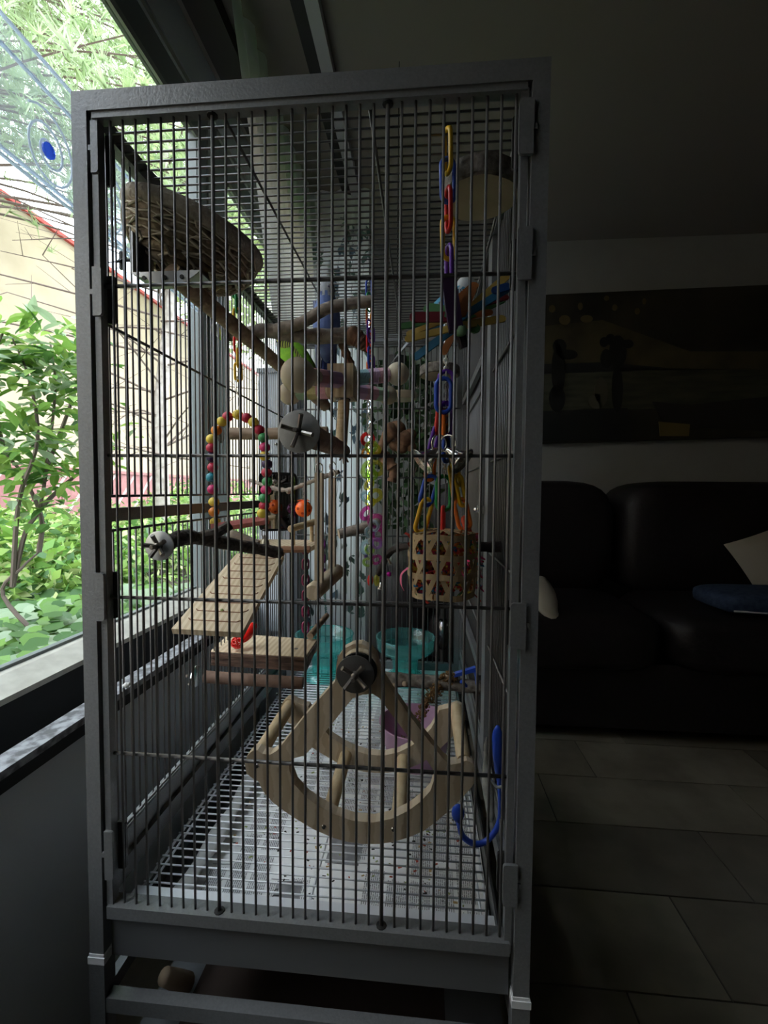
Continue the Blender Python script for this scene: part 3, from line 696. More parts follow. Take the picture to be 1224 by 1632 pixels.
# clips: grey plates joining panels to posts
def clip(px0, py0, px1, py1, right):
    a_, b_ = at(px0, py0, Y=-.002), at(px1, py1, Y=-.002)
    x0, x1, z1, z0 = a_.x, b_.x, a_.z, b_.z; c = .0035; P = []
    if right: out = [(x1, z0), (x1, z1), (x0+c, z1), (x0+c*.3, z1-c*.3), (x0, z1-c), (x0, z0+c), (x0+c*.3, z0+c*.3), (x0+c, z0)]
    else: out = [(x0, z1), (x0, z0), (x1-c, z0), (x1-c*.3, z0+c*.3), (x1, z0+c), (x1, z1-c), (x1-c*.3, z1-c*.3), (x1-c, z1)]
    o = obj('clip', M().prism([(x, -.003, z) for x, z in reversed(out)], (0, .004, 0)), STEEL, cage)
    s_ = -1 if right else 1
    m1 = M().prism([(x+.0035*s_, .018, z-.002) for x, z in reversed(out)], (0, .004, 0)); obj('backing_plate', m1, mat('dark enamel', (.05, .048, .048), .5), o)
    zm = (z0+z1)/2; xx = x1 if right else x0
    obj('tab', M().box((min(xx, xx-.004*s_), -.002, zm-.003), (max(xx, xx-.004*s_), .001, zm+.003)), STEEL, o)
for q in ((144, 193, 157, 275, 0), (147, 425, 163, 503, 0), (149, 913, 167, 990, 0), (166, 1325, 181, 1403, 0), (828, 157, 850, 245, 1), (825, 362, 847, 445, 1), (814, 961, 837, 1035, 1), (802, 1378, 824, 1446, 1)): clip(*q)
# stand shelf and what lies on it
zs = at(170, 1591, Y=0).z
sh_ = obj('stand_shelf', M().box((pw, 0, zs-.020), (CW-pw, .016, zs)).box((pw, CL-.016, zs-.02), (CW-pw, CL, zs)).box((.003, pw, zs-.02), (.015, CL-pw, zs)).box((CW-.015, pw, zs-.02), (CW-.003, CL-pw, zs)), STEEL, cage)
obj('shelf_sheet', M().box((.0, .0, .112), (CW, CL, .116)), mat('shelf enamel', (.16, .165, .17), .6), sh_)
o = thing('bottle', (.14, .1, .16), 'small dark bottle lying on the lower shelf under the cage', 'bottle')
p0, p1 = at(262, 1556, Y=.12), at(298, 1567, Y=.15)
obj('body', M().tube([p0, p0+(p1-p0)*.5, p1], [.012, .014, .015], 12), mat('tan leather', (.42, .30, .20), .6), o, smooth=True)
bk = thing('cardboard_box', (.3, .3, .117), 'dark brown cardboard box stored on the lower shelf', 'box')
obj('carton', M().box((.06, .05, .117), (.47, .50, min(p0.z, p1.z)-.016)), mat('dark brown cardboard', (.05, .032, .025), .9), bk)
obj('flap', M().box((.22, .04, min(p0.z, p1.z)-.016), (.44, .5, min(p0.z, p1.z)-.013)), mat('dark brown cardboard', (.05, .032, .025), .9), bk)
# ================================================================ WHAT IS IN THE CAGE
RZ = lambda a: Matrix.Rotation(a, 3, 'Z')
RX_ = lambda a: Matrix.Rotation(a, 3, 'X')
def washer(parent, c, axis, r, m_=None, wing=4, name='washer', R0=0.4):
    """fixing disc with wing nut; axis points outward"""
    ax = Vector(axis); c = Vector(c)
    d_ = obj(name, M().disc(c, r, .0022, ax, 28), m_ or ZINC, parent, smooth='auto')
    q = Vector((0,0,1)).rotation_difference(ax)
    b = M(); b.lathe([(.0050, 0), (.0046, .006), (.0030, .007), (.0028, .016), (.0022, .017)], c+ax*.0022, 10, ax)
    for k in range(wing):
        a = R0+2*pi*k/wing; dv = q @ Vector((cos(a), sin(a), 0)); p0 = c+ax*.005
        b.tube([p0+dv*.003, p0+dv*.010*r/.02+ax*.004, p0+dv*.0155*r/.02+ax*.007], [.0025, .0027, .0029], 7)
    obj('wing_nut', b, BOLT, d_, smooth='auto')
    return d_
def perch(name, pts, r0, r1, m_, label, cut=None, n=10, j=.08, group=None, seg=6, cat='perch'):
    P = bend(pts, seg); t = thing(name, P[0], label, cat, group)
    obj('branch' if j > .05 else 'rod', M().tube(P, rough(P, r0, r1, j), n), m_, t, smooth='auto')
    if cut: 
        d = (P[-1]-P[-2]).normalized(); obj('cut_end', M().disc(P[-1]-d*.0002, r1*.93, .001, d, 14), cut, t)
    return t
LX = .0165
# ---- hanging bowl of woven rope on its bracket (top left)
nest = thing('rope_bed', at(300, 445, Y=.14), 'woven rope bowl bed with plush rim, high at the window side', 'pet bed')
ROPE = mat('grey brown seagrass rope', (.33, .27, .19), .95, 0, 'noise', (.13, .10, .07), 90, .9)
TWINE = mat('pale twine', (.58, .52, .42), .95); PLUSH = mat('beige plush', (.44, .40, .34), 1, 0, 'noise', (.32, .28, .23), 160, .6)
T1, T2 = at(213, 312, Y=.085), at(392, 428, Y=.235)
NC = (T1+T2)/2; NR = (T2-T1).length/2; e1 = (T2-T1).normalized(); vw = (NC-CAM).normalized()
aa = e1.cross(vw).normalized(); aa = -aa if aa.z < 0 else aa
aw = (vw-e1*vw.dot(e1)).normalized(); NN = (aa*cos(radians(16))+aw*sin(radians(16))).normalized(); e2 = NN.cross(e1)
dep = .072
def nf(x, y, z): return NC+e1*x+e2*y+NN*z
def nr(t): return NR*math.sqrt(max(0, 1-(1-t)**2.2))
K = 8
for i in range(K):
    t = (i+.5)/K; r = nr(t)
    obj('rope_coil', M().tube([nf(r*cos(a*pi/18), r*sin(a*pi/18), -dep*(1-t)+.0012*sin(a*1.7+i)) for a in range(36)], .0066, 8, True), ROPE, nest, smooth=True)
b = M(); vs = [nf((nr(i/10)*.97+.0001)*cos(a*pi/18), (nr(i/10)*.97+.0001)*sin(a*pi/18), -dep*(1-i/10)) for i in range(11) for a in range(36)]
obj('inner_cup', b.add(vs, [(i*36+a, i*36+(a+1)%36, (i+1)*36+(a+1)%36, (i+1)*36+a) for i in range(10) for a in range(36)]), ROPE, nest, smooth=True)
for k in range(12):
    a = k*2*pi/12+.2; pts = []
    for i in range(13):
        t = .03+.97*i/12; a2 = a+.16*sin(i*1.9+k*2); r = nr(t)+.0075; pts.append(nf(r*cos(a2), r*sin(a2), -dep*(1-t)-.003))
    obj('twine_rib', M().tube(pts, .0021, 6), TWINE, nest)
b = M()
for i in range(K-1):
    t = (i+1)/K; r = nr(t)+.0055
    b.tube([nf(r*cos(a*pi/18), r*sin(a*pi/18), -dep*(1-t)+.0022*sin(a*2.3+i*2)-.0015) for a in range(36)], .0014, 5, True)
obj('twine_wrap', b, TWINE, nest, kind='stuff')
obj('plush_rim', M().tube([nf((NR+.001)*cos(a*pi/24), (NR+.001)*sin(a*pi/24), .003) for a in range(48)], .0125, 12, True), PLUSH, nest, smooth=True)
br = obj('bracket', M().box((LX, .085, 1.2415), (.115, .135, 1.2435)).box((LX, .085, 1.2435), (LX+.002, .135, 1.30)).prism([(LX, .085, 1.2415), (.115, .085, 1.2415), (.09, .085, 1.225), (.05, .085, 1.228)], (0, .002, 0)), mat('galvanised plate', (.38, .38, .37), .4, .8), nest)
b = M()
for x in (.035, .065, .09): b.disc((x, .0845, 1.2345), .0032, .001, (0,-1,0), 10)
obj('slot', b, BLACK, br, kind='stuff')
b = M(); b.tube([(-.012, .1, 1.268), (LX+.004, .1, 1.268)], .0025, 8); b.bar((-.008, .092, 1.262), (-.008, .108, 1.276), .005, .003); b.bar((-.009, .1, 1.255), (-.009, .1, 1.28), .004, .004); obj('bracket_bolt', b, BLACK, nest)
obj('hinge_plate', M().prism([(LX+.003, .10, 1.244), (LX+.009, .10, 1.244), (LX+.009, .10, 1.285), (LX+.006, .10, 1.292), (LX+.003, .10, 1.285)], (0, .012, 0)), mat('dark enamel', (.05, .048, .048), .5), nest)
# ---- long bare perch under the bed
perch('perch', [at(275, 436, Y=.105), at(330, 484, Y=.19), at(420, 560, Y=.33), at(520, 648, Y=.48)], .0148, .0125, PERCH, 'long bare wooden perch running down under the rope bed', None, 12, .04)
o = D.objects['perch']; p = at(275, 436, Y=.105); obj('cut_end', M().disc(p-(at(330,484,Y=.19)-p).normalized()*.0012, .0142, .001, (-.3,-.8,.5), 18), CUTWOOD, o, label='pale cut end')
# ---- Y shaped branch perch
yb = perch('branch_perch', [(.015, .405, 1.275), (.05, .41, 1.268), at(425, 527, Y=.43), at(470, 534, Y=.445), at(520, 536, Y=.455), at(560, 533, Y=.46)], .015, .017, GREYWOOD, 'thick forked branch perch with a blue budgie, upper left', None, 12, .1)
obj('fork', M().tube(bend([at(440, 527, Y=.43), at(480, 515, Y=.42), at(520, 492, Y=.415), at(560, 484, Y=.42), at(592, 480, Y=.42)], 5), [.014, .0145, .014, .013, .0125, .0125, .012, .0125, .012, .0125, .012, .0125, .013, .012, .0118, .0118, .0115, .0118, .012, .012, .012][:21], 10), GREYWOOD, yb, smooth='auto')
obj('knot_end', M().tube(bend([at(555, 533, Y=.46), at(570, 540, Y=.46), at(582, 552, Y=.465), at(588, 562, Y=.47)], 5), [.018, .02, .022, .021, .019, .02, .016, .018, .014, .015, .012, .013, .009, .008, .006, .004], 9), DRIFT, yb, smooth='auto')
obj('hanging_spur', M().tube(bend([at(543, 540, Y=.47), at(552, 565, Y=.48), at(562, 588, Y=.49), at(572, 604, Y=.5)], 5), [.009, .008, .010, .008, .009, .011, .008, .009, .011, .008, .009, .007, .008, .006, .005, .004], 8), DRIFT, yb, smooth='auto')
washer(yb, (-.003, .405, 1.275), (-1,0,0), .019, CHROME); obj('inner_washer', M().disc((.0145, .405, 1.275), .022, .003, (1,0,0), 24), DARKZ, yb)
# ---- big disc and wooden perch on the front bars
P0 = at(477, 688, Y=.005)
fpch = perch('front_perch', [(P0.x, .014, P0.z), (P0.x+.006, .13, P0.z+.0), (P0.x+.010, .245, P0.z-.002)], .017, .013, PERCH, 'tapered pale perch bolted to the front bars by the big washer', CUTWOOD, 12, .03)
washer(fpch, (P0.x, .0055, P0.z), (0,-1,0), .0255, ZINC, 4, R0=1.3)
e = Vector((P0.x+.010, .249, P0.z-.006)); b = M()
for k in range(7): a = k*.9; b.tube([e, e+Vector((.010*cos(a), .012, .010*sin(a)-.006))], [.0035, .0015], 5)
obj('frayed_tip', b, DRIFT, fpch, kind='stuff')
# ---- rope wrapped cross perch
A_, B_, C_, D4 = at(475, 598, Y=.10), at(462, 627, Y=.315), at(634, 596, Y=.325), at(618, 630, Y=.46)
cc = Vector((.279, .285, 1.133))
cr = thing('cross_perch', (cc.x, cc.y, P0.z+.01), 'wooden cross perch wrapped in pastel string with four ball ends', 'perch')
obj('hub', M().box((cc.x-.023, cc.y-.023, cc.z-.028), (cc.x+.023, cc.y+.023, cc.z+.030)), PLY, cr)
obj('post', M().tube([(cc.x+.004, cc.y-.03, P0.z+.012), (cc.x+.004, cc.y-.004, cc.z-.026)], .0105, 14), DOWEL, cr, smooth='auto')
obj('collar', M().disc((cc.x+.002, cc.y-.004, cc.z-.032), .013, .005, (0,0,1), 14), DARKZ, cr)
STR = [mat('string ' + n_, c, .9) for n_, c in (('pink', (.78, .48, .58)), ('blue', (.38, .64, .72)), ('mint', (.55, .76, .55)), ('yellow', (.80, .76, .44)), ('lilac', (.66, .48, .68)))]
for nm, e, cols, rb, h in (('a', A_, (4, 0), .0245, .006), ('b', B_, (0, 3, 2), .0215, -.012), ('c', C_, (1, 4, 0), .0215, .008), ('d', D4, (4, 0, 2), .0205, -.01)):
    s0 = cc+Vector((0, 0, h)); dd = (e-s0); L = dd.length; dn_ = dd/L
    ar = obj('arm', M().tube([s0+dn_*.02, e], [.0125, .0115] if nm != 'a' else [.011, .0135], 12), BALLW, cr, smooth='auto')
    a0, a1 = .028, L-rb*.9; n_ = int((a1-a0)/.0028)
    for ci, col in enumerate(cols):
        i0, i1 = int(n_*ci/len(cols)), int(n_*(ci+1)/len(cols)); q = Vector((0,0,1)).rotation_difference(dn_)
        if nm == 'a' and ci == 1: i1 = int(n_*.72)
        pts = []
        for i in range(i0*8, i1*8): a = i*pi/4; pts.append(s0+dn_*(a0+(a1-a0)*i/(n_*8)) + q @ Vector((.0132*cos(a), .0132*sin(a), 0)))
        obj('string_wrap', M().tube(pts, .0014, 4), STR[col], ar)
    obj('ball_end', M().ball(e, rb, 22), BALLW, cr, smooth=True)
pw_ = thing('round_platform', at(642, 625, Y=.60), 'small pale round wooden platform behind the right ball of the cross perch', 'platform')
obj('board', M().disc(at(642, 634, Y=.60)+Vector((0, 0, -.005)), .034, .018, (0,0,1), 26), BALLW, pw_, smooth='auto')
obj('fixing_rod', M().tube([at(642, 630, Y=.60), at(642, 630, Y=.85)+Vector((0, 0, .002))], .004, 8), BOLT, pw_)
# ---- round bark platforms
def slab(name, c, r, t, label, wall=None):
    s_ = thing(name, c, label, 'platform')
    obj('bark_edge', M().lathe([(r*.94, 0), (r, .002), (r*1.01, t*.5), (r, t-.002), (r*.94, t)], c, 40, (0,0,1), True, .02), BARKG, s_, smooth='auto')
    for z in (-.0006, t-.0004): obj('cut_face', M().lathe([(r*.93, 0), (r*.93, .001)], Vector(c)+Vector((0, 0, z)), 40, (0,0,1), True, .02), CUTWOOD, s_)
    return s_
sc_ = Vector((.500, .125, 1.345))
sl = slab('log_slice', sc_, .0535, .028, 'large round log slice platform, upper right corner of the cage')
obj('bolt', M().tube([(sc_.x+.05, sc_.y, sc_.z+.012), (.575, sc_.y, sc_.z+.012)], .003, 8), BOLT, sl)
s2 = slab('log_slice', at(700, 600, Y=.775), .056, .027, 'small round bark slice platform on the back bars')
obj('bolt', M().tube([at(700, 600, Y=.775)+Vector((0, .05, .013)), at(700, 600, Y=.775)+Vector((0, .105, .013))], .003, 8), BOLT, s2)
# ---- plastic chain helper
def chainlinks(parent, pts, cols, L, W_, r, name='link', tw0=0):
    P = [Vector(p) for p in pts]; tot = sum((P[i+1]-P[i]).length for i in range(len(P)-1)); n = len(cols); step = tot/n
    def pt(s_):
        for i in range(len(P)-1):
            l = (P[i+1]-P[i]).length
            if s_ <= l or i == len(P)-2: return P[i]+(P[i+1]-P[i])*(s_/l), (P[i+1]-P[i]).normalized()
            s_ -= l
    for k, m_ in enumerate(cols):
        c, d = pt(step*(k+.5)); q = (Vector((0,0,1)).rotation_difference(d)).to_matrix() @ RZ((k % 2)*pi/2+tw0+random.uniform(-.15, .15))
        obj(name, M().link(c, L, W_, r, q), m_, parent, smooth=True)
def finechain(parent, p, q, r=.0045, m_=None, name='chain'):
    p, q = Vector(p), Vector(q); d = q-p; n = max(2, int(d.length/(r*1.35))); b = M(); qq = Vector((0,0,1)).rotation_difference(d.normalized()).to_matrix()
    for i in range(n): b.link(p+d*((i+.5)/n), r*2.1, r*1.25, r*.22, qq @ RZ((i % 2)*pi/2), 4)
    return obj(name, b, m_ or CHAINM, parent, kind='stuff')
# ---- lolly stick toy
T0 = at(713, 222, Y=.072); T0.z = 1.392
tp = at(716, 447, Y=.085)
st = thing('stick_toy', (tp.x, .085, tp.z), 'colourful flat wooden stick toy hanging from yellow and blue links', 'bird toy')
chainlinks(st, [T0, tp], [YEL, BLUE, RED, YEL, PUR], .052, .017, .0031, tw0=.5)
c0 = at(722, 512, Y=.09)
PURP = mat('dark purple paint', (.028, .008, .04), .5)
SK = {'y': mat('yellow stick', (.45, .31, .07), .7), 'o': mat('orange stick', (.36, .12, .03), .7), 'b': mat('blue stick', (.02, .14, .26), .7), 'r': mat('red stick', (.18, .015, .025), .7), 'g': mat('green stick', (.05, .16, .05), .7), 'n': mat('navy stick', (.01, .05, .20), .7), 'm': mat('mint bead', (.22, .38, .22), .6)}
b = M(); pA, pB = at(714, 441, Y=.07), at(727, 528, Y=.07)
obj('centre_block', b.bar(pA, pB, .0135, .018, (1,0,0)), PURP, st)
def stick(a_, b_, ya, yb_, col, w_=.0105, t_=.0022, tilt=0):
    p, q = at(*a_, Y=ya), at(*b_, Y=yb_); d = (q-p).normalized(); u = Vector((0, -1, .35+tilt)).normalized(); side = d.cross(u).normalized(); u = side.cross(d)
    out = []; h = w_/2
    for k in range(7): a = pi/2+pi*k/6; out.append(p+side*h*sin(a)*1+d*h*cos(a)*1)
    for k in range(7): a = -pi/2+pi*k/6; out.append(q+side*h*sin(a)*1+d*h*cos(a)*1)
    obj('stick', M().prism([v-u*t_/2 for v in out], u*t_), SK[col], st)
for a_ in (((730, 508), (808, 440), .09, .11, 'y'), ((735, 500), (752, 462), .07, .10, 'o', .013), ((728, 480), (756, 455), .1, .12, 'o', .012), ((725, 512), (806, 462), .085, .10, 'b'), ((742, 492), (806, 474), .10, .125, 'r', .009), ((745, 505), (800, 478), .11, .14, 'g', .011),
           ((730, 520), (800, 508), .08, .10, 'y', .011), ((740, 506), (780, 498), .11, .12, 'o', .010), ((720, 523), (651, 540), .08, .07, 'y', .010), ((715, 508), (652, 532), .095, .09, 'y', .008), ((715, 505), (662, 506), .09, .08, 'r', .016), ((716, 498), (685, 492), .09, .10, 'g', .018),
           ((700, 510), (642, 520), .12, .11, 'g', .010), ((722, 525), (664, 568), .10, .10, 'b', .011), ((724, 528), (708, 560), .11, .12, 'o', .010), ((790, 463), (808, 457), .094, .099, 'n', .012), ((742, 515), (757, 524), .09, .085, 'g', .014), ((722, 500), (708, 470), .12, .13, 'n', .012)): stick(*a_)
obj('mint_bead', M().ball(at(734, 527, Y=.07), .0082, 16), SK['m'], st, smooth=True)
obj('end_bead', M().tube([at(734, 534, Y=.075), at(740, 555, Y=.078)], .0065, 14), mat('black bead', (.012, .008, .012), .15), st, smooth='auto')
obj('cord', M().tube([tp, at(718, 470, Y=.085), c0, at(733, 524, Y=.075)], .0016, 6), BLACK, st)
# ---- woven cylinder toy with bells
wy = .165
wt = thing('woven_toy', at(705, 945, Y=wy), 'woven cane drum toy stuffed with coloured paper, hanging on link chains', 'bird toy')
finechain(wt, at(712, 395, Y=wy), at(711, 612, Y=wy)); 
finechain(wt, at(711, 612, Y=wy), at(708, 760, Y=wy), name='inner_chain')
def bl(px, py, L, W_, ang, m_, tilt=0, y=wy, r=.0034):
    q = Matrix.Rotation(tilt, 3, 'Y') @ RZ(ang); obj('link', M().link(at(px, py, Y=y), L, W_, r, q), m_, wt, smooth=True)
bl(711, 618, .05, .021, .1, PUR); bl(707, 630, .05, .022, .1, BLUE, y=wy-.01); bl(699, 668, .044, .013, 1.2, RED, .1); bl(711, 668, .050, .019, .3, PUR); bl(709, 678, .045, .012, 1.2, ORA); bl(692, 702, .045, .014, .9, PUR, .25); bl(711, 715, .04, .014, 1.0, BLUE)
b = M()
for px, s_ in ((700, 1), (714, -1)):
    b = M(); q = RZ(.5*s_); pc_ = at(px, 707, Y=wy-.02); obj('split_ring', M().tube([pc_+q @ Vector((.0125*cos(a*.3), 0, .0125*sin(a*.3))) for a in range(21)], .0012, 6, True), CHROME, wt, smooth=True)
for (px, py, ax_, lab) in ((698, 716, (-.62, -.22, -.52), None), (712, 716, (.66, -.30, -.55), None)):
    bb = obj('bell', M().lathe([(.003, 0), (.006, .004), (.009, .012), (.013, .021), (.019, .028), (.0225, .031), (.0215, .032), (.0120, .020), (.004, .006)], at(px, py, Y=wy-.02), 26, ax_, False), CHROME, wt, smooth=True)
    obj('clapper', M().ball(at(px, py, Y=wy-.02)+Vector(ax_).normalized()*.027, .004), BOLT, bb, smooth=True)
bl(686, 745, .038, .012, .3, ORA, .08); bl(683, 782, .046, .019, .2, BLUE, .25); bl(675, 822, .052, .017, .35, YEL, .25)
bl(707, 786, .052, .021, .2, GREEN); bl(706, 835, .052, .012, 1.4, RED)
bl(726, 750, .046, .011, .8, YEL, -.2); bl(734, 782, .046, .011, .5, YEL, -.2); bl(737, 820, .048, .019, .3, ORA, -.22); bl(721, 770, .05, .009, 1.2, YEL, -.15); bl(744, 840, .03, .010, 1, mat('coral plastic', (.85, .12, .06), .3), -.3)
wc = at(705, 898, Y=wy); RW, HW = .0510, .094
CANE = mat('cane strip', (.48, .36, .21), .7, 0, 'noise', (.36, .26, .14), 60, .1)
def ribbon(pts, w_, nrm_c, t_=.0012, axisz=True):
    b = M(); vs = []; n = len(pts)
    for i, p in enumerate(pts):
        p = Vector(p); tg = (Vector(pts[min(i+1, n-1)])-Vector(pts[max(i-1, 0)])).normalized(); rad = (p-Vector((nrm_c.x, nrm_c.y, p.z))); 
        if rad.length < 1e-5: rad = Vector((0,0,1))
        rad.normalize(); sd = tg.cross(rad).normalized()*w_/2
        vs += [p-sd, p+sd, p+sd+rad*t_, p-sd+rad*t_]
    fs = []
    for i in range(n-1):
        for k in range(4): fs.append((i*4+k, i*4+(k+1)%4, i*4+4+(k+1)%4, i*4+4+k))
    return b.add(vs, fs)
def cyl(a, h, rr=RW): 
    k = 1-.10*abs(h*2-1)**3
    return Vector((wc.x+rr*k*cos(a), wc.y+rr*k*sin(a), wc.z-HW/2+HW*h))
for h in (.04, .36, .66, .96): obj('cane_band', ribbon([cyl(i*pi/16, h+.012*sin(i*.9), RW+.001) for i in range(33)], .0085, wc), CANE, wt)
for k in range(11):
    for s_ in (1, -1):
        a0 = k*2*pi/11+(.15 if s_ > 0 else .4); pts = [cyl(a0+s_*i*.10, i/9, RW+.0003*s_) for i in range(10)]
        obj('cane_strip', ribbon(pts, .0070, wc), CANE, wt)
for k in range(7):
    a0 = k*pi/7; h = HW/2+.001*k*.2
    pts = [Vector((wc.x+RW*.93*cos(a0)*t, wc.y+RW*.93*sin(a0)*t, wc.z+HW/2-.001+.004*(1-t*t)+.0006*k)) for t in (-1, -.6, -.2, .2, .6, 1)]
    b = M(); 
    for i in range(5): b.bar(pts[i], pts[i+1], .007, .001)
    obj('top_strip', b, CANE, wt)
PAP = [mat('shred ' + n_, c, .8) for n_, c in (('pink', (.70, .05, .20)), ('yellow', (.78, .66, .10)), ('red', (.50, .04, .02)), ('blue', (.03, .20, .40)), ('orange', (.60, .20, .03)), ('green', (.10, .22, .08)))]
b = M()
for i in range(620):
    b.k = random.choice((0, 1, 2, 2, 3, 4, 4, 5)); a = random.uniform(0, 2*pi); rr = RW*random.uniform(.55, .95); p = Vector((wc.x+rr*cos(a), wc.y+rr*sin(a), wc.z+random.uniform(-.46, .46)*HW))
    d = Vector((random.gauss(0,1), random.gauss(0,1), random.gauss(0,1))).normalized()*random.uniform(.006, .014); e = d.orthogonal().normalized()*.0022; f_ = d.cross(e).normalized()*.003
    b.add([p-e, p+e, p+d*.5+e+f_, p+d*.5-e+f_, p+d+e, p+d-e], [(0,1,2,3), (3,2,4,5)])
for i in range(60):
    b.k = random.choice((0, 0, 2, 3)); a = random.gauss(.1, .5); p = cyl(a, random.uniform(.0, 1), RW+.002); d = Vector((cos(a), sin(a), random.uniform(-1.2, .3)))*random.uniform(.004, .012); e = Vector((0, .0012, .0012)); b.add([p-e, p+e, p+d+e, p+d-e], [(0,1,2,3)])
obj('paper_shreds', b, PAP, wt, kind='stuff')
b = M(); P = bend([at(650, 905, Y=wy-.03), at(640, 915, Y=wy-.035), at(639, 930, Y=wy-.035), at(644, 942, Y=wy-.035)], 5); b.tube(P, [.003]*8+[.0028, .0026, .0022, .0018, .0014, .001, .0008, .0006], 6, flat=.3); obj('pink_strip', b, mat('pink strip', (.85, .16, .30), .5), wt)
# ---- acrylic ring toy with link chain
ry = .43
rt = thing('ring_toy', at(595, 900, Y=ry), 'sparkling chain of clear coloured acrylic rings ending in a small bell', 'bird toy')
chainlinks(rt, [at(588, 449, Y=ry), at(589, 600, Y=ry)], [BLUE, GREEN, ORA, PUR, RED, BLUE, ORA], .038, .0125, .0022, tw0=.4)
chainlinks(rt, [at(592, 500, Y=ry), at(592, 590, Y=ry)], [YEL, PUR, RED, PUR], .032, .011, .0022, tw0=1.2)
finechain(rt, at(589, 600, Y=ry), at(590, 790, Y=ry), .0055)
finechain(rt, at(590, 790, Y=ry), at(590, 905, Y=ry), .0055)
obj('clear_bead', M().ball(at(590, 688, Y=ry), .0068, 14), mat('milky bead', (.65, .72, .72), .2), rt, smooth=True)
random.seed(5)
for (px, py, rr) in ((586, 700, 11), (592, 712, 10), (598, 716, 9), (582, 722, 8), (586, 748, 14), (600, 746, 13), (592, 756, 10), (588, 772, 10), (598, 790, 12), (584, 792, 10), (590, 800, 8), (584, 818, 12), (600, 832, 14), (596, 838, 9), (602, 852, 11), (590, 848, 9), (584, 872, 12), (589, 876, 8), (600, 866, 9), (588, 886, 7), (600, 892, 9), (586, 896, 8)):
    s_ = (ry+.53)/722; R = rr*s_; q = RZ(random.uniform(-.9, .9)) @ RX_(random.uniform(-.5, .5)); c = at(px, py, Y=ry+random.uniform(-.012, .012))
    obj('ring', M().tube([c+q @ Vector((R*.82*cos(a*pi/10), 0, R*.82*sin(a*pi/10))) for a in range(20)], R*.30, 8, True, flat=.8), random.choice(ACR), rt, smooth=True)
obj('red_drop', M().ball(at(590, 925, Y=ry), .0065, 14, (1, .6, 2.0)), RED, rt, smooth=True)
obj('yellow_drop', M().ball(at(600, 925, Y=ry), .0065, 14, (1, .6, 2.0)), ACR[1], rt, smooth=True)
obj('magenta_bead', M().ball(at(620, 915, Y=ry), .0055, 12), mat('magenta foil', (.6, .01, .35), .2, .4), rt, smooth=True)
obj('thread', M().tube([at(612, 880, Y=ry), at(620, 912, Y=ry)], .0008, 4), BLACK, rt)
obj('bell', M().lathe([(.002, 0), (.004, -.003), (.005, -.009), (.0085, -.014), (.008, -.0145)], at(607, 928, Y=ry), 18, (0,0,1), False), CHROME, rt, smooth=True)
obj('lower_thread', M().tube([at(604, 890, Y=ry), at(607, 929, Y=ry)], .0008, 4), BLACK, rt)
# ---- bead arch swing
by = .285
bs = thing('bead_swing', at(380, 840, Y=by), 'arched bead swing with pink perch hanging on coloured links', 'swing')
chainlinks(bs, [at(376, 452, Y=by+.05), at(380, 604, Y=by+.01)], [GREEN, GREEN, YEL, RED, RED, YEL, YEL], .036, .012, .0024, tw0=.6)
obj('hook', M().tube(bend([at(378, 600, Y=by+.01), at(376, 620, Y=by), at(384, 640, Y=by), at(380, 652, Y=by), at(381, 664, Y=by)], 5), .0013, 6), CHROME, bs, smooth=True)
arc = [(343, 832), (341, 816), (341, 800), (339, 780), (337, 761), (339, 745), (337, 729), (337, 714), (337, 700), (345, 686), (354, 672), (363, 664), (379, 661), (393, 666), (404, 673), (413, 685), (420, 698), (422, 713), (422, 727), (426, 740), (425, 753), (426, 768), (424, 781), (421, 794), (421, 806), (418, 818)]
arc_c = [1, 4, 1, 2, 6, 0, 5, 0, 1, 4, 1, 0, 1, 0, 1, 0, 3, 2, 1, 5, 0, 3, 2, 3, 0, 1]
obj('wire', M().tube([at(x, y, Y=by) for x, y in arc], .0011, 6), BOLT, bs)
for (x, y), c in zip(arc, arc_c): obj('bead', M().ball(at(x, y, Y=by+random.uniform(-.002, .002)), .0100, 14, (1,1,.92)), BEADC[c], bs, smooth=True)
PNK = mat('rose stained perch', (.52, .17, .15), .7, 0, 'noise', (.40, .11, .10), 40, .05)
obj('pink_perch', M().tube([at(337, 842, Y=by-.012), at(428, 828, Y=by+.02)], .0095, 6), PNK, bs)
obj('bell_hook', M().link(at(421, 850, Y=by), .014, .008, .0012, RZ(.4)).link(at(421, 858, Y=by), .012, .007, .0011, RZ(1.5)), BOLT, bs)
obj('bell', M().lathe([(.0035, 0), (.0075, -.004), (.0088, -.012), (.0125, -.020), (.0118, -.0205)], at(422, 858, Y=by), 22, (0,0,1), False), mat('dull brass', (.30, .27, .20), .4, .8), bs, smooth=True)
# ---- dowel behind the bead swing, dowel near the floor
pr = perch('dowel_perch', [(.014, .405, 1.060), (.09, .41, 1.060), (.165, .41, 1.062), (.225, .41, 1.062)], .0125, .0125, PERCH, 'short brown dowel perch on left bars behind the bead arch', CUTWOOD, 14, .02)
washer(pr, (-.003, .405, 1.060), (-1,0,0), .02, CHROME)
pr = perch('dowel_perch', [(.014, .290, .583), (.09, .292, .580), (.15, .295, .578), (.203, .297, .576)], .0118, .0112, PERCH, 'low brown dowel perch on the left bars above the grate', None, 14, .03)
D.objects[pr.name].children[0].data.materials[0] = mat('red brown perch wood', (.20, .125, .09), .8, 0, 'noise', (.12, .07, .05), 50, .3)
washer(pr, (-.003, .290, .583), (-1,0,0), .0205, CHROME)
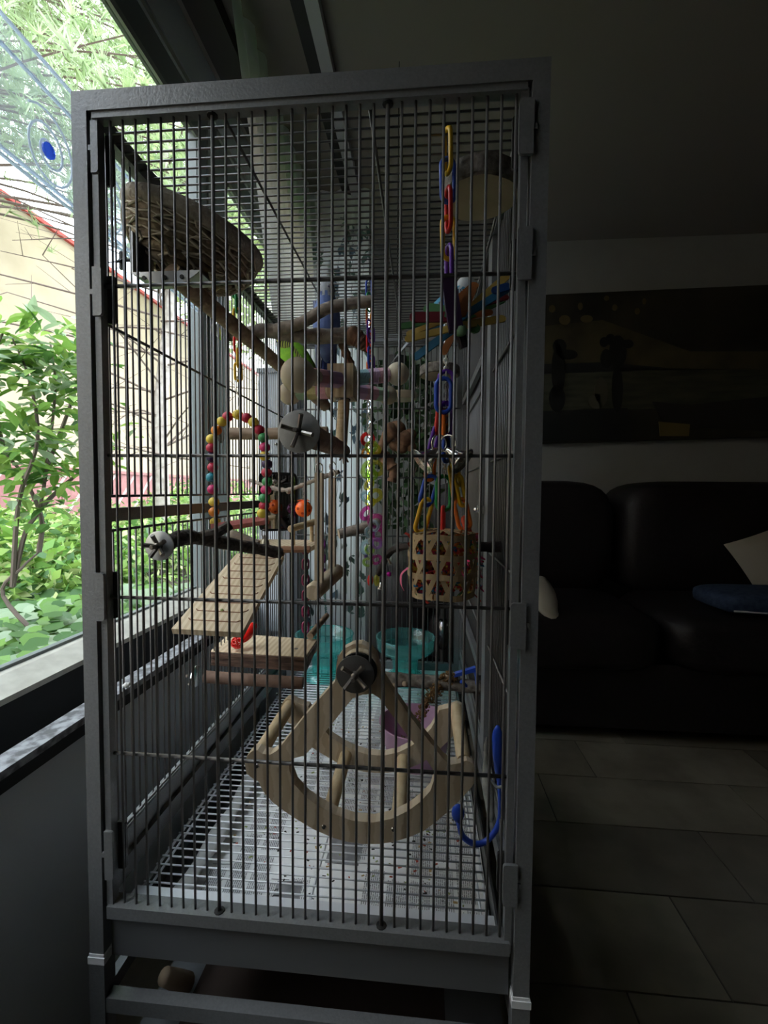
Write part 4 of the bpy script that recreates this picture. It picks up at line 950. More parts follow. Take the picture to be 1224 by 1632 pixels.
# ---- dark branch on the front left
P1 = at(254, 870, Y=.004)
db = perch('branch_perch', [(P1.x, .014, P1.z), (P1.x+.006, .045, P1.z+.006), at(318, 858, Y=.09), at(372, 868, Y=.15), at(420, 876, Y=.19), at(448, 882, Y=.21)], .0105, .0088, BARK, 'dark bark branch bolted to the front bars, middle left', None, 10, .14)
obj('peeled_tip', M().tube([at(424, 877, Y=.192), at(440, 880, Y=.205), at(452, 884, Y=.214)], [.0086, .008, .0035], 9), mat('peeled red wood', (.26, .13, .07), .8), db)
obj('side_fork', M().tube(bend([at(318, 856, Y=.09), at(345, 849, Y=.10), at(368, 836, Y=.11)], 5), [.007, .008, .0075, .008, .0075, .008, .0072, .0075, .007, .0075, .007], 8), BARK, db, smooth='auto')
washer(db, (P1.x, .0055, P1.z), (0,-1,0), .0185, mat('bright zinc washer', (.62, .64, .66), .35, .5), 5, R0=.5)
# ---- deck with dowel rail, and the ramp
dk = thing('deck', at(430, 872, Y=.42), 'small plywood deck with dowel handrail at the top of the ramp', 'platform')
zd = .826
obj('board', M().box((.012, .375, zd-.010), (.198, .50, zd)), PLY, dk)
obj('bark_strip', M().tube(bend([(.06, .372, zd-.004), (.12, .368, zd-.006), (.198, .373, zd-.005)], 6), rough(range(13), .006, .007, .25), 7), mat('peeled red wood', (.26, .13, .07), .8), dk, smooth='auto')
pa, pb = at(467, 842, Y=.40), at(497, 833, Y=.47)
for p_ in (pa, pb): obj('rail_post', M().tube([(p_.x, p_.y, zd), (p_.x, p_.y, p_.z+.002)], .0045, 10), DOWEL, dk)
obj('hand_rail', M().tube([pa+(pa-pb)*.12, pb+(pb-pa)*.1], .0075, 12), DOWEL, dk)
gl_ = perch('grey_branch', [(.03, .385, zd+.022), at(375, 852, Y=.37), at(412, 866, Y=.36)], .009, .007, GREYWOOD, 'short pale grey branch lying along the deck edge behind the bell', None, 9, .1)
rpm = thing('ramp', at(330, 1000, Y=.17), 'pale grooved wooden ramp sloping down from the deck', 'ramp')
q0, q1, q2, q3 = at(273, 1002, Y=.155), at(386, 1008, Y=.155), at(452, 884, Y=.365), at(377, 882, Y=.365)
nup = (q1-q0).cross(q3-q0).normalized(); th = .0105
obj('board', M().prism([q0, q1, q2, q3], -nup*th), PLY, rpm)
GRV = mat('burnt groove', (.25, .12, .07), .8)
for k in range(9):
    t = .10+k*.104; a_, b_ = q0.lerp(q3, t), q1.lerp(q2, t); d_ = (b_-a_); up_ = (q3-q0).normalized()
    pts = [a_+d_*.12+up_*.004, a_+d_*.16, a_+d_*.84, a_+d_*.90+up_*.005, a_+d_*.905+up_*.008]
    obj('groove', M().tube([p+nup*.0003 for p in pts], .0011, 5), GRV, rpm)
b = M().ball(at(354, 974, Y=.2)+nup*.002, .003, 6); obj('crumb', b, mat('green crumb', (.30, .36, .12), .9), rpm)
# ---- mirror hung at the rear left
mc = Vector((.058, .60, .912)); nrm = Vector((.537, -.844, .02)).normalized(); sd = Vector((nrm.y, -nrm.x, 0)).normalized()*-1; upv = sd.cross(nrm)*-1
if upv.z < 0: upv = -upv
mr = thing('mirror', mc, 'black framed bird mirror at the rear left bars behind the bead arch', 'mirror')
def rrect(c, w_, h, r, y0=0):
    out = []
    for sx, sz, a0 in ((1,1,0), (-1,1,pi/2), (-1,-1,pi), (1,-1,1.5*pi)):
        for k in range(5): a = a0+k*pi/8; out.append(c+sd*(sx*(w_/2-r)+r*cos(a))+upv*(sz*(h/2-r)+r*sin(a))+nrm*y0)
    return out
obj('frame', M().prism(rrect(mc, .098, .15, .014), -nrm*.006), BLACK, mr)
obj('mirror_glass', M().prism(rrect(mc, .086, .138, .010, .0012), -nrm*.002), mat('mirror silver', (.35, .36, .37), .03, 1), mr)
obj('mount', M().tube([mc-nrm*.006, Vector((.008, mc.y+.02, mc.z))], .003, 6), BOLT, mr)
# ---- twisted twig with orange ball
tw = perch('twig_perch', [at(398, 765, Y=.60), at(425, 775, Y=.56), at(455, 781, Y=.53), at(485, 772, Y=.50), at(510, 762, Y=.48), at(540, 752, Y=.46)], .0055, .0050, GREYWOOD, 'thin twisted twig perch with orange ball hanging from it', None, 8, .22)
obj('twig_knots', M().ball(at(430, 775, Y=.555), .009, 8).ball(at(460, 783, Y=.525), .0075, 8).ball(at(437, 768, Y=.55), .006, 8), GREYWOOD, tw, kind='stuff')
ob = thing('orange_ball', at(484, 812, Y=.50), 'neon orange perforated plastic ball hanging from the twig', 'ball')
oc = at(484, 811, Y=.50)
obj('shell', M().ball(oc, .0195, 20), ORB, ob, smooth=True)
for k in range(14):
    a = k*2.4; z = -.75+1.5*k/13; r_ = math.sqrt(1-z*z); d = Vector((r_*cos(a), r_*sin(a), z)); obj('hole', M().disc(oc+d*.0188, .0032, .001, d, 10), mat('ball hole', (.35, .03, .005), .8), ob)
for k in range(5): a = k*2*pi/5; obj('top_flap', M().tube([oc+Vector((0, 0, .0185)), oc+Vector((.009*cos(a), .009*sin(a), .0205)), oc+Vector((.015*cos(a), .015*sin(a), .0185))], [.003, .0025, .0015], 5, flat=.5), ORB, ob)
finechain(ob, at(484, 797, Y=.50), at(484, 772, Y=.50), .0035)
obj('hook', M().tube(bend([at(484, 782, Y=.50), at(484, 768, Y=.50), at(488, 758, Y=.50), at(492, 766, Y=.50)], 5), .0014, 6), CHROME, ob)
# ---- slatted wooden swing
sw = thing('wooden_swing', at(517, 930, Y=.36), 'plain wooden swing with two upright slats and thick round perch', 'swing')
sa, sbb = at(508, 754, Y=.285), at(529, 762, Y=.41); ea, eb = at(506, 938, Y=.285), at(529, 912, Y=.41)
for p_, e_ in ((sa, ea), (sbb, eb)):
    e_ = Vector((p_.x, p_.y, e_.z)); obj('slat', M().prism([p_+Vector((-.007, -.003, 0)), p_+Vector((.007, -.003, 0)), e_+Vector((.007, -.003, 0)), e_+Vector((-.007, -.003, 0))], (0, .016, 0)), PINE, sw)
    obj('swing_hook', M().link(p_+Vector((0, .005, .008)), .02, .012, .0013, RZ(.5)), CHROME, sw, smooth=True)
    obj('upper_hook', M().tube(bend([p_+Vector((-.004, .005, .014)), p_+Vector((-.006, .005, .028)), p_+Vector((.002, .006, .034)), p_+Vector((.008, .006, .026))], 4), .0013, 6), CHROME, sw, smooth=True)
z_ = (ea.z+eb.z)/2; pA, pB = Vector((ea.x-.004, .262, ea.z-.003)), Vector((eb.x+.006, .435, eb.z-.003))
obj('round_perch', M().tube([pA, pA.lerp(pB, .04), pA.lerp(pB, .5), pB], [.0135, .0165, .0165, .0165], 18), PINE, sw, smooth='auto')
# ---- stubs, chains and the slim rod at the rear
pr = perch('stub_perch', [(.300, .855, .855), (.296, .80, .860), (.287, .74, .845), at(540, 851, Y=.70)], .0155, .0145, GREYWOOD, 'curved stub perch on the back bars right of the wooden swing', CUTWOOD, 12, .06)
for i, (px, py0, py1, yy, lab) in enumerate(((488, 868, 1006, .52, 'chain of dark red and green curved links hanging below the deck'), (514, 862, 930, .62, 'short purple link chain hanging behind the wooden swing'))):
    t_ = thing('link_chain', at(px, py1, Y=yy), lab, 'bird toy'); n_ = 11 if i == 0 else 6; s_ = [mat('wine link', (.25, .03, .09), .35), mat('slate link', (.10, .16, .19), .35), mat('wine link', (.25, .03, .09), .35), mat('bottle green link', (.06, .16, .09), .35)]
    for k in range(n_):
        col = (s_[k % 4] if i == 0 else mat('violet link', (.22, .03, .25), .35)); c = at(px+(k % 2)*2-1, py0+(py1-py0)*(k+.5)/n_, Y=yy); q = RZ((k % 2)*1.4+.3)
        obj('link', M().link(c, (py1-py0)/n_*1.45*(yy+.53)/722, .014, .0026, q), col, t_, smooth=True)
rd = perch('rod_swing', [at(494, 1014, Y=.42), at(506, 999, Y=.47), at(521, 981, Y=.54)], .0075, .0065, PERCH, 'slim grey wooden rod hanging at a slant above the left teal dish', CUTWOOD, 10, .03)
finechain(rd, at(520, 978, Y=.54), at(517, 945, Y=.54), .0035, mat('green wire', (.10, .28, .25), .4, .5))
# ---- bark-edged shelf with red toy
bf = thing('bark_shelf', at(420, 1060, Y=.35), 'rough bark-edged board shelf on the left bars below the ramp', 'shelf')
k0, k1, k2, k3 = at(335, 1047, Y=.335), at(487, 1051, Y=.325), at(505, 1021, Y=.43), at(366, 1014, Y=.45)
for p_ in (k0, k1, k2, k3): p_.z = .616
obj('board', M().prism([k0, k1, k2, k3], (0, 0, -.024)), PLY, bf)
obj('bark_face', M().prism([k0+Vector((.001, -.0055, -.001)), k1+Vector((0, -.0055, -.001)), k1+Vector((0, .0, -.001)), k0+Vector((.001, 0, -.001))], (0, 0, -.0255)), mat('red brown bark', (.15, .09, .065), .95, 0, 'noise', (.045, .026, .02), 50, 1.0, stretch=(.5, 2, 3)), bf)
obj('bark_end', M().prism([k1+Vector((.0005, 0, -.001)), k2+Vector((.0005, 0, -.001)), k2+Vector((-.006, .012, -.024)), k1+Vector((.0005, 0, -.026))], (.003, 0, 0)), BARKG, bf)
obj('knot_hole', M().disc(at(472, 1034, Z=.6160), .004, .0006, (0,0,1), 10), DARKZ, bf)
o = obj('shelf_bolt', M().tube([(-.005, .40, .603), (k0.x+.02, .40, .603)], .003, 8), BOLT, bf)
rtoy = thing('red_coil_toy', at(385, 1030, Z=.617), 'glossy red plastic coil toy lying on the bark shelf', 'bird toy')
RG = mat('glossy red plastic', (.75, .02, .015), .12)
c1 = at(378, 1026, Y=.345); 
for k in range(7): q = RZ(k*.5) @ RX_(k*.7); obj('ring', M().tube([c1+Vector((0, 0, .002))+q @ Vector((.0115*cos(a*pi/9), 0, .0115*sin(a*pi/9))) for a in range(18)], .0014, 6, True), RG, rtoy, smooth=True)
c2, c3 = at(386, 1018, Y=.355), at(405, 992, Y=.37); axx = (c3-c2).normalized()
obj('pod', M().ball((c2+c3)/2+Vector((0, 0, -.004)), .0125, 18, (.95, .95, 1.9), Vector((0,0,1)).rotation_difference(axx).to_matrix()), RG, rtoy, smooth=True)
# ---- teal pedestal dishes
def dish(px, py, label):
    c = at(px, py, Y=.775); c.z = .391; t_ = thing('pedestal_dish', c, label, 'dish', 'clear teal pedestal dishes')
    c = Vector(c); T = .0032
    obj('bowl', M().lathe([(.001, .078), (.05, .079), (.074, .084), (.082, .096), (.0845, .128), (.0815, .128), (.079, .099), (.071, .088), (.05, .083), (.001, .082)], c, 44, cap=False), TEAL, t_, smooth=True)
    obj('rim_band', M().tube([c+Vector((.0850*cos(a*pi/24), .0850*sin(a*pi/24), .126)) for a in range(48)], .0022, 6, True), TEAL, t_, smooth=True)
    obj('lower_band', M().tube([c+Vector((.0800*cos(a*pi/24), .0800*sin(a*pi/24), .093)) for a in range(48)], .0022, 6, True), TEAL, t_, smooth=True)
    obj('stem', M().lathe([(.036, .006), (.034, .03), (.036, .06), (.044, .078), (.041, .078), (.033, .06), (.031, .03), (.033, .006)], c, 30, cap=False), TEAL, t_, smooth=True)
    for k in range(12): a = k*pi/6; obj('stem_rib', M().tube([c+Vector((.0345*cos(a), .0345*sin(a), .012)), c+Vector((.037*cos(a), .037*sin(a), .066))], .0016, 5), TEAL, t_)
    obj('foot', M().lathe([(.066, 0), (.0665, .003), (.052, .016), (.036, .022), (.033, .019), (.05, .012), (.062, .001)], c, 40, cap=False), TEAL, t_, smooth=True)
    obj('water', M().disc(c+Vector((0, 0, .096)), .078, .001, (0,0,1), 36), CLEAR, t_)
    return t_
dish(646, 1071, 'right teal pedestal dish, standing clear in the rear right')
dish(517, 1068, 'left teal pedestal dish behind the slim rod')
# ---- thick bark perch low right, clip, millet
lgp = perch('log_perch', [(.548, .405, .536), (.47, .41, .540), (.42, .415, .540), (.34, .42, .540), (.30, .42, .541)], .0135, .0150, BARKG, 'thick rough bark perch low on the right side above pink bowl', None, 12, .10)
for p_ in (at(628, 1093, Y=.40), at(712, 1078, Y=.40), at(645, 1090, Y=.40)): obj('broken_stub', M().ball(p_, .006, 8), CUTWOOD, lgp, smooth=True)
washer(lgp, (.564, .405, .536), (1,0,0), .019, CHROME)
bc = thing('spring_clip', at(742, 1085, Y=.40), 'blue plastic clip holding millet on the bark perch', 'clip')
b1, b2 = at(724, 1080, Y=.395), at(758, 1071, Y=.40); 
obj('jaw', M().prism([b1, b2, b2+Vector((0, 0, .009)), b1+Vector((0, 0, .007))], (0, .012, 0)), BLUE, bc)
obj('lower_jaw', M().tube(bend([b2+Vector((0, .005, .002)), at(760, 1090, Y=.40), at(748, 1096, Y=.40), at(735, 1086, Y=.39)], 4), .004, 7), BLUE, bc)
MIL = mat('brown millet', (.30, .17, .06), .9, 0, 'noise', (.14, .07, .03), 200, .5)
def millet(path, r, n, label):
    P = bend(path, 6); t_ = thing('millet_spray', P[-1], label, 'bird food')
    obj('stalk', M().tube(P, .0012, 5), PERCH, t_)
    b = M(); rnd = random.Random(3)
    for i in range(n):
        p = rnd.choice(P)+Vector((rnd.gauss(0, r), rnd.gauss(0, r), rnd.gauss(0, r))); b.ball(p, rnd.uniform(.0017, .0030), 5)
    obj('grains', b, MIL, t_, kind='stuff')
millet([at(700, 1090, Y=.40), at(692, 1105, Y=.38), at(678, 1120, Y=.375), at(668, 1146, Y=.37)], .0052, 420, 'drooping brown millet spray hanging into the pink bowl')
millet([at(703, 1082, Y=.40), at(715, 1076, Y=.40), at(722, 1082, Y=.40)], .0045, 170, 'clump of brown millet on top of the bark perch')
# ---- pink bowl
pc2 = Vector((at(663, 1180, Y=.36).x, .375, .391)); pbw = thing('pink_bowl', pc2, 'pink plastic seed bowl standing behind the rocking ladder', 'bowl')
obj('shell', M().lathe([(.001, .0), (.048, .001), (.058, .012), (.074, .082), (.076, .084), (.072, .084), (.055, .014), (.046, .004), (.001, .003)], pc2, 40, cap=False), PINKP, pbw, smooth=True)
b = M()
for i in range(420):
    a = random.uniform(0, 6.28); r_ = .057*math.sqrt(random.random()); b.k = random.choice((0, 0, 1, 2)); b.ball(pc2+Vector((r_*cos(a), r_*sin(a), .022+random.uniform(0, .004))), .0022, 5, (1, .6, .6))
o = obj('seed_mix', b, [mat('tan seed', (.50, .36, .22), .8), mat('pink seed', (.55, .30, .26), .8), mat('white seed', (.62, .58, .50), .8)]); setp(o, 'mixed tan seed filling the pink bowl', 'bird seed', kind='stuff')
# ---- rocking ladder
YR = .030
def pl(lst, y, off): return [at(x, yy, Y=y)+Vector((0, off, 0)) for x, yy in lst]
outer_l = [(534, 1086), (490, 1136), (450, 1186), (442, 1196), (430, 1203), (418, 1201), (410, 1196), (402, 1197), (394, 1204), (390, 1216), (393, 1233), (402, 1240), (412, 1246), (420, 1262), (434, 1278), (452, 1292), (470, 1304), (500, 1322), (530, 1335), (555, 1342), (578, 1345), (604, 1345), (626, 1342), (650, 1335), (674, 1325), (692, 1312), (710, 1297), (727, 1281), (742, 1265), (752, 1254), (758, 1244), (759, 1228), (754, 1217), (744, 1212), (730, 1217), (718, 1219), (706, 1209), (680, 1176), (650, 1137), (628, 1105), (608, 1074), (604, 1062), (600, 1046), (590, 1033), (576, 1026), (562, 1027), (548, 1034), (539, 1047), (536, 1062)]
inner = [(562, 1113), (540, 1140), (514, 1172), (486, 1204), (470, 1208), (460, 1214), (461, 1228), (469, 1250), (487, 1270), (510, 1286), (535, 1299), (562, 1308), (594, 1311), (624, 1305), (651, 1292), (671, 1277), (686, 1260), (692, 1242), (691, 1228), (675, 1204), (648, 1170), (625, 1140), (604, 1112), (594, 1106), (578, 1107)]
def ring_plate(outer, inn, y, t_):
    """closed plate with a hole: bridge the two outlines by nearest angle, front, back and both edge walls"""
    O = [at(a, b_, Y=y) for a, b_ in outer]; I = [at(a, b_, Y=y) for a, b_ in inn]
    def res(P, n, c):
        A = [(math.atan2(p.z-c.z, p.x-c.x), p) for p in P]; out = []
        L = [0]; Q = P+[P[0]]
        for i in range(len(P)): L.append(L[-1]+(Q[i+1]-Q[i]).length)
        return Q, L
    from mathutils.geometry import delaunay_2d_cdt
    v2 = [Vector((p.x, p.z)) for p in O+I]; no_, ni = len(O), len(I)
    ed = [(i, (i+1) % no_) for i in range(no_)]+[(no_+i, no_+(i+1) % ni) for i in range(ni)]
    vv, ee, ff, _, _, _ = delaunay_2d_cdt(v2, ed, [], 0, 1e-7)
    def inside(pt, poly):
        c = False; j = len(poly)-1
        for i in range(len(poly)):
            if (poly[i].z > pt[1]) != (poly[j].z > pt[1]) and pt[0] < (poly[j].x-poly[i].x)*(pt[1]-poly[i].z)/(poly[j].z-poly[i].z)+poly[i].x: c = not c
            j = i
        return c
    b = M(); V = [Vector((v.x, y, v.y)) for v in vv]; n = len(V); V2 = [v+Vector((0, t_, 0)) for v in V]; F = []
    for f_ in ff:
        c = sum((V[i] for i in f_), Vector())/len(f_)
        if inside((c.x, c.z), O) and not inside((c.x, c.z), I): F.append(tuple(f_)); F.append(tuple(i+n for i in reversed(f_)))
    b.add(V+V2, F)
    for poly in (O, I):
        k_ = len(poly); b.add(poly+[p+Vector((0, t_, 0)) for p in poly], [(i, (i+1) % k_, (i+1) % k_+k_, i+k_) for i in range(k_)])
    return b
rk = thing('rocking_ladder', at(575, 1345, Y=.1), 'pale pine rocking ladder bolted to the front bars', 'bird toy')
obj('front_side', ring_plate(outer_l, inner, YR, .016), PINE, rk)
# rear crescent: same curve, set back
front_c = outer_l[5:36]; cres = [at(a, b_, Y=YR) for a, b_ in front_c] + [at(a, b_, Y=YR) for a, b_ in [(706, 1222), (700, 1240), (690, 1258), (671, 1277), (651, 1292), (624, 1305), (594, 1311), (562, 1308), (535, 1299), (510, 1286), (487, 1270), (470, 1250), (455, 1230), (445, 1212), (430, 1207)]]
def tess(poly, t_):
    b = M(); n = len(poly); from mathutils.geometry import tessellate_polygon
    tr_ = tessellate_polygon([poly]); b.add(poly+[p+Vector((0, t_, 0)) for p in poly], [tuple(t) for t in tr_]+[tuple(i+n for i in reversed(t)) for t in tr_]+[(i, (i+1) % n, (i+1) % n+n, i+n) for i in range(n)]); return b
YR2 = .178
obj('rear_side', tess([Vector((p.x, YR2, p.z)) for p in cres], .016), PINE, rk)
for px, py in ((408, 1216), (741, 1228), (520, 1316), (634, 1325)):
    p_ = at(px, py-6, Y=YR); p_.y = YR+.010
    dy = YR2-YR; obj('rung', M().tube([p_, p_+Vector((0, dy-.006, 0))], .0098, 16), DOWEL, rk, smooth='auto')
for px, py in ((409, 1221), (736, 1233), (516, 1318), (627, 1322)): obj('screw', M().lathe([(.0034, 0), (.0024, .0012)], at(px, py, Y=YR)+Vector((0, 0, 0)), 10, (0,-1,0)), CHROME, rk)
pc3 = at(566, 1075, Y=.004)
obj('spacer', M().disc((pc3.x+.003, .030, pc3.z), .0245, .011, (0,-1,0), 26), PLY, rk, smooth='auto')
obj('inner_washer', M().disc((pc3.x+.002, .019, pc3.z-.001), .0235, .003, (0,-1,0), 26), BLACK, rk)
washer(rk, (pc3.x, .0055, pc3.z), (0,-1,0), .0232, DARKZ, 4, R0=.9)
# ---- blue hook and cuttlebone at the right
bh = thing('blue_hook', at(765, 1345, Y=.13), 'blue plastic loop hook fixed inside the lower right bars', 'hook')
obj('paddle', M().tube(bend([at(793, 1156, Y=.13), at(793, 1175, Y=.13), at(794, 1210, Y=.13), at(796, 1245, Y=.13)], 4), [.002, .0042, .0062, .0074, .0079, .0080, .0080, .0078, .0074, .0068, .0060, .0052, .0046], 12, flat=.6), BLUE, bh, smooth=True)
obj('loop', M().tube(bend([at(796, 1235, Y=.13), at(798, 1280, Y=.13), at(795, 1312, Y=.13), at(778, 1338, Y=.128), at(757, 1345, Y=.125), at(738, 1333, Y=.12), at(731, 1310, Y=.12)], 6), .0042, 10), BLUE, bh, smooth=True)
obj('hook_pad', M().ball(at(730, 1296, Y=.118), .0095, 14, (1, .5, 1.5)), BLUE, bh, smooth=True)
obj('strap', M().tube(bend([at(783, 1243, Y=.125), at(792, 1254, Y=.12), at(803, 1253, Y=.12)], 5), .0028, 8, flat=.5), mat('grey strap', (.40, .42, .44), .6), bh)
cb2 = thing('cuttlebone', at(776, 1300, Y=.19), 'off-white chewed cuttlebone behind the blue hook', 'cuttlebone')
CUT = mat('cuttlebone white', (.50, .50, .45), .95, 0, 'noise', (.34, .34, .31), 60, .5)
P = bend([at(776, 1175, Y=.20), at(774, 1200, Y=.20), at(775, 1235, Y=.19), at(779, 1270, Y=.18), at(783, 1310, Y=.17)], 4)
obj('bone', M().tube(P, [.0015, .0025, .0035, .0035, .003, .0028, .004, .0055, .007, .008, .0085, .0085, .008, .007, .0065, .005, .003], 10, flat=.45), CUT, cb2, smooth=True)
# ---- slim dark perch across behind the cane drum
pr = perch('slim_perch', [(.548, .185, .855), (.50, .20, .853), (.44, .26, .845), (.37, .34, .828), at(603, 914, Y=.41)], .0085, .0060, mat('dark brown bark', (.055, .04, .036), .9, 0, 'noise', (.025, .018, .016), 60, .6), 'slim dark bark perch passing behind the cane drum to right bars', None, 9, .08)
obj('side_twig', M().tube([at(623, 899, Y=.36), at(617, 888, Y=.36)], [.003, .002], 6), GREYWOOD, pr)
washer(pr, (.5655, .185, .855), (1,0,0), .020, mat('dull grey washer', (.3, .3, .3), .5, .3))
# ---- driftwood knot and greenery at the back
dw = thing('driftwood', at(632, 720, Y=.75), 'gnarled brown driftwood piece on the back bars', 'driftwood')
obj('stem', M().tube(bend([at(600, 728, Y=.76), at(612, 705, Y=.76), at(622, 690, Y=.75), at(632, 682, Y=.74)], 5), [.008, .010, .012, .012, .014, .014, .016, .017, .019, .020, .022, .024, .026, .026, .022, .014], 10), DRIFT, dw, smooth='auto')
b = M()
for px, py, r_ in ((632, 684, .027), (645, 700, .030), (654, 692, .018), (640, 712, .022), (630, 710, .018), (655, 712, .016)): b.ball(at(px, py, Y=.76), r_, 12, (1, .8, .9))
obj('burl', b, DRIFT, dw, smooth=True, kind='stuff')
obj('lower_spur', M().tube(bend([at(612, 728, Y=.77), at(622, 740, Y=.76), at(628, 752, Y=.76), at(624, 768, Y=.76)], 5), rough(range(16), .020, .013, .22), 9), DRIFT, dw, smooth='auto')
hp = thing('trailing_plant', at(630, 720, Y=1.05), 'dark trailing green houseplant hanging behind the cage', 'plant')
b = M(); PL = [mat('dark houseplant leaf', (.02, .05, .015), .5), mat('houseplant leaf', (.04, .10, .03), .5)]; obj_st = M()
for i in range(9):
    x = random.uniform(590, 680); P = bend([at(x, 575, Y=1.02), at(x+random.uniform(-15, 15), 640, Y=1.0), at(x+random.uniform(-25, 25), 720+random.uniform(0, 60), Y=1.0), at(x+random.uniform(-25, 25), 800+random.uniform(-40, 80), Y=1.02)], 7); obj_st.tube(P, .0018, 4)
    for p in P:
        for _ in range(3):
            b.k = random.choice((0, 0, 1)); d = Vector((random.gauss(0,1), random.gauss(0,.6), random.gauss(-.3,.8))).normalized()*random.uniform(.03, .055); e = d.cross(Vector((0, 1, .2))).normalized()*.010; b.add([p, p+d*.5+e, p+d, p+d*.5-e], [(0,1,2,3)])
obj('leaves', b, PL, hp, kind='stuff'); obj('stems', obj_st, STEM, hp, kind='stuff')
# hanging rod for the plant up to the ceiling
obj('hanger', M().tube([at(632, 575, Y=1.02), Vector((at(632, 575, Y=1.02).x, 1.02, ZC))], .0015, 5), BLACK, hp)
obj('pot', M().lathe([(.03, -.05), (.042, 0), (.044, .03), (.04, .03)], at(632, 585, Y=1.04), 20), mat('dark pot', (.03, .028, .026), .7), hp, smooth='auto')
# metal lamp behind the cage
ml = thing('chrome_lamp', (.56, 1.1, 0), 'brushed metal globe lamp standing behind the cage', 'lamp')
g0 = at(690, 950, Y=1.1); g1 = at(706, 1010, Y=1.1)
obj('globe', M().ball(g0, .052, 22, (1.25, 1, .8)), mat('smoky chrome', (.30, .30, .33), .22, 1), ml, smooth=True)
obj('lower_globe', M().ball(g1, .035, 18, (.8, 1, 1.7)), mat('smoky chrome', (.30, .30, .33), .22, 1), ml, smooth=True)
obj('stand', M().tube([(g1.x, 1.1, 0), (g1.x, 1.1, g0.z)], .010, 10), DARKZ, ml); obj('foot', M().disc((g1.x, 1.1, 0), .10, .015, (0,0,1), 24), DARKZ, ml)
# small white puffs of down caught on the bars
for px, py, Y_ in ((172, 1043, .02), (202, 1092, .06)):
    o = obj('feather_fluff', M().ball(at(px, py, Y=Y_), .0045, 8, (1, .7, 1)).ball(at(px-4, py+1, Y=Y_), .003, 7).ball(at(px+4, py-2, Y=Y_), .003, 7), mat('down white', (.75, .77, .78), .95), smooth=True); setp(o, 'white puff of down on the %s' % ('lower left front bars' if px < 190 else 'left side bars near the ledge'), 'feather')

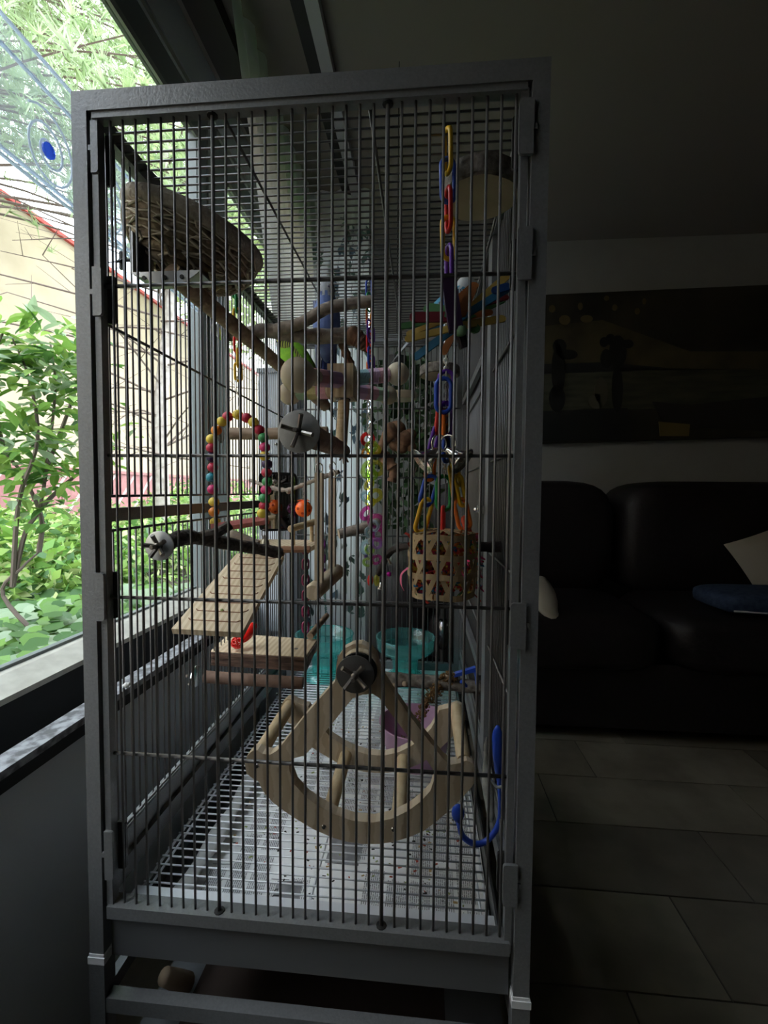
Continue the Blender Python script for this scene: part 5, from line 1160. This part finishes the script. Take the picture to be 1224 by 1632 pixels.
# ================================================================ BIRDS
def budgie(name, loc, s, q, cols, label, look=0.0, headtilt=.0):
    """one continuous body: tail root, belly, breast, neck, head; local z up, +x the way it faces"""
    t = thing(name, loc, label, 'bird')
    def W_(v): return Vector(loc)+q @ (Vector(v)*s)
    body, wingm, headm, tailm, bar = cols
    # spine: (x, z, half width, half depth)
    sp_ = [(-.055, -.040, .004, .004), (-.046, -.030, .012, .012), (-.036, -.018, .018, .019), (-.024, .0, .024, .026), (-.014, .020, .0265, .029), (-.006, .040, .026, .028), (.002, .058, .0225, .024), (.006, .072, .0180, .019), (.009, .083, .0160, .0165), (.011, .094, .0170, .0175), (.012, .104, .0172, .0178), (.012, .113, .0145, .015), (.011, .120, .0085, .009), (.0105, .123, .002, .002)]
    P = [Vector((x, 0, z)) for x, z, *_ in sp_]; vs = []; n = 20; b = M(); hr = RZ(look)
    for i, (x, z, hw, hd) in enumerate(sp_):
        tg = (P[min(i+1, len(P)-1)]-P[max(i-1, 0)]).normalized(); up = Vector((0,1,0)); sd_ = tg.cross(up).normalized()
        for k in range(n):
            a = 2*pi*k/n; v = P[i]+up*cos(a)*hw*1.1+sd_*sin(a)*hd*1.05
            vs.append(W_(v))
    fs = [(i*n+k, i*n+(k+1)%n, (i+1)*n+(k+1)%n, (i+1)*n+k) for i in range(len(sp_)-1) for k in range(n)]+[tuple(reversed(range(n))), tuple((len(sp_)-1)*n+k for k in range(n))]
    b.add(vs, fs); b.mi = []
    for f_ in fs:
        i = f_[0]//n; k = f_[0] % n
        back = .0 < ((k+.5)/n) % 1 < .5
        b.mi.append(1 if i >= 8 else (2 if (i == 7 and k % 2) else 0))
    obj('body', b, [body, headm, headm], t, smooth=True)
    hc = Vector((.0115, 0, .100))
    def H(v): return W_(hc+hr @ (Vector(v)))
    obj('beak', M().add([H((.0165, .004, .001)), H((.0165, -.004, .001)), H((.0215, 0, .004)), H((.0225, 0, -.001)), H((.0175, 0, -.010)), H((.015, .0035, -.006)), H((.015, -.0035, -.006))], [(0,2,1), (0,3,2), (1,2,3), (0,5,4,3), (1,3,4,6), (5,6,4)]), mat('horn beak', (.45, .38, .22), .4), t, smooth=True)
    obj('cere', M().ball(H((.0165, 0, .004)), .0036*s, 8, (.7, 1.2, .8)), mat('cere', (.30, .22, .20), .5), t, smooth=True)
    for sy in (1, -1):
        obj('eye', M().ball(H((.0095, sy*.0148, .004)), .0028*s, 10), mat('bird eye', (.008, .008, .008), .1), t, smooth=True)
        for dx, dz in ((.010, -.013), (.0165, -.014)): obj('throat_spot', M().ball(H((dx, sy*.0085, dz)), .0019*s, 6), mat('throat spot', (.03, .03, .09), .7), t)
        obj('cheek', M().ball(H((.006, sy*.0135, -.008)), .0045*s, 8, (1, .4, 1)), mat('violet cheek', (.14, .12, .4), .8) if bar != 'g' else mat('violet cheek', (.14, .12, .4), .8), t, smooth=True)
        # folded wing
        wp = []; wv = []
        L_ = [(.004, .070, .010), (-.006, .055, .020), (-.018, .030, .024), (-.034, .0, .021), (-.050, -.030, .014), (-.064, -.055, .006), (-.070, -.066, .001)]
        for j, (x, z, h) in enumerate(L_):
            y = sy*(.0225 - .0016*j)
            for k in range(5): u = (k/4-.5)*2; wv.append(W_((x+.010+h*u*.55-.012, y+sy*(.006*(1-u*u))-sy*.0055*abs(u)*(j*.15), z-h*u*.45)))
        for k in range(len(wv)): pass
        m_ = M().add(wv, [(j*5+k, j*5+k+1, (j+1)*5+k+1, (j+1)*5+k) for j in range(6) for k in range(4)])
        wo_ = obj('wing', m_, wingm, t, smooth=True)
        for j in range(4): f0 = Vector((-.030-.006*j, sy*.021, -.004-.010*j)); obj('flight_feather', M().tube([W_(f0), W_(f0+Vector((-.022, -sy*.005, -.038)))], [.0032*s, .0010*s], 6, flat=.35), wingm, wo_)
        # foot
        b = M(); a0 = W_((-.004, sy*.010, -.016))
        for k_, (dx, dy) in enumerate(((.012, .004), (.012, -.004), (-.010, .003))): b.tube([W_((-.004, sy*.010, -.006)), a0, W_((-.004+dx, sy*.010+dy, -.019)), W_((-.004+dx*1.1, sy*.010+dy, -.026))], [.0016*s, .0018*s, .0016*s, .0008*s], 6)
        obj('foot', b, mat('bird foot', (.45, .33, .30), .6), t, smooth=True)
    for j in range(5): y = (j-2)*.0035; obj('tail_feather', M().tube([W_((-.048, y*.6, -.030)), W_((-.066, y, -.065)), W_((-.080-.004*(2-abs(j-2)), y*.8, -.105-.012*(2-abs(j-2))))], [.0050*s, .0045*s, .0012*s], 6, flat=.35), tailm, t, smooth=True)
    return t
def fmat(n_, c, c2, sc=260, kind='wave'): return mat(n_, c, .85, 0, kind, c2, sc, .1, lo=.4, hi=.6)
BLB = mat('violet blue feathers', (.17, .24, .50), .85, 0, 'noise', (.13, .19, .44), 90, .2)
WHF = mat('grey white head feathers', (.50, .52, .54), .85, 0, 'noise', (.34, .36, .40), 120, .2)
BLW = fmat('barred grey wing', (.20, .24, .42), (.09, .10, .16), 60); BLT = mat('blue tail', (.07, .10, .32), .7)
GRB = mat('lime feathers', (.25, .55, .02), .8, 0, 'noise', (.17, .42, .02), 90, .2); YLF = mat('yellow head feathers', (.62, .62, .03), .8); GRW = fmat('barred olive wing', (.30, .34, .05), (.015, .02, .01), 55); GRT = mat('dark green tail', (.02, .05, .03), .6)
CYB = mat('turquoise feathers', (.12, .42, .62), .85, 0, 'noise', (.09, .35, .55), 90, .2); WHD = mat('white head feathers', (.62, .66, .70), .85); CYW = fmat('barred white wing', (.45, .55, .60), (.10, .12, .15), 60); CYT = mat('pale grey tail', (.30, .33, .36), .7)
# blue one: upright on the forked branch, facing the camera and a little to the right
qb = RZ(-pi/2+.35) @ Matrix.Rotation(-.45, 3, 'Y')
budgie('budgie', at(523, 524, Y=.462), 1.06, qb, (BLB, BLW, WHF, BLT, 'b'), 'violet blue budgie with whitish head on the forked branch', .6)
qg = RZ(pi*.82) @ Matrix.Rotation(.25, 3, 'Y')
budgie('budgie', at(470, 598, Y=.56), 1.15, qg, (GRB, GRW, YLF, GRT, 'g'), 'lime green budgie with dark barred wing behind the forked branch', .0)
qc = RZ(.55) @ Matrix.Rotation(.35, 3, 'Y')
budgie('budgie', at(712, 520, Y=.42), 1.0, qc, (CYB, CYW, WHD, CYT, 'c'), 'turquoise budgie with white head half hidden behind stick toy', .0)
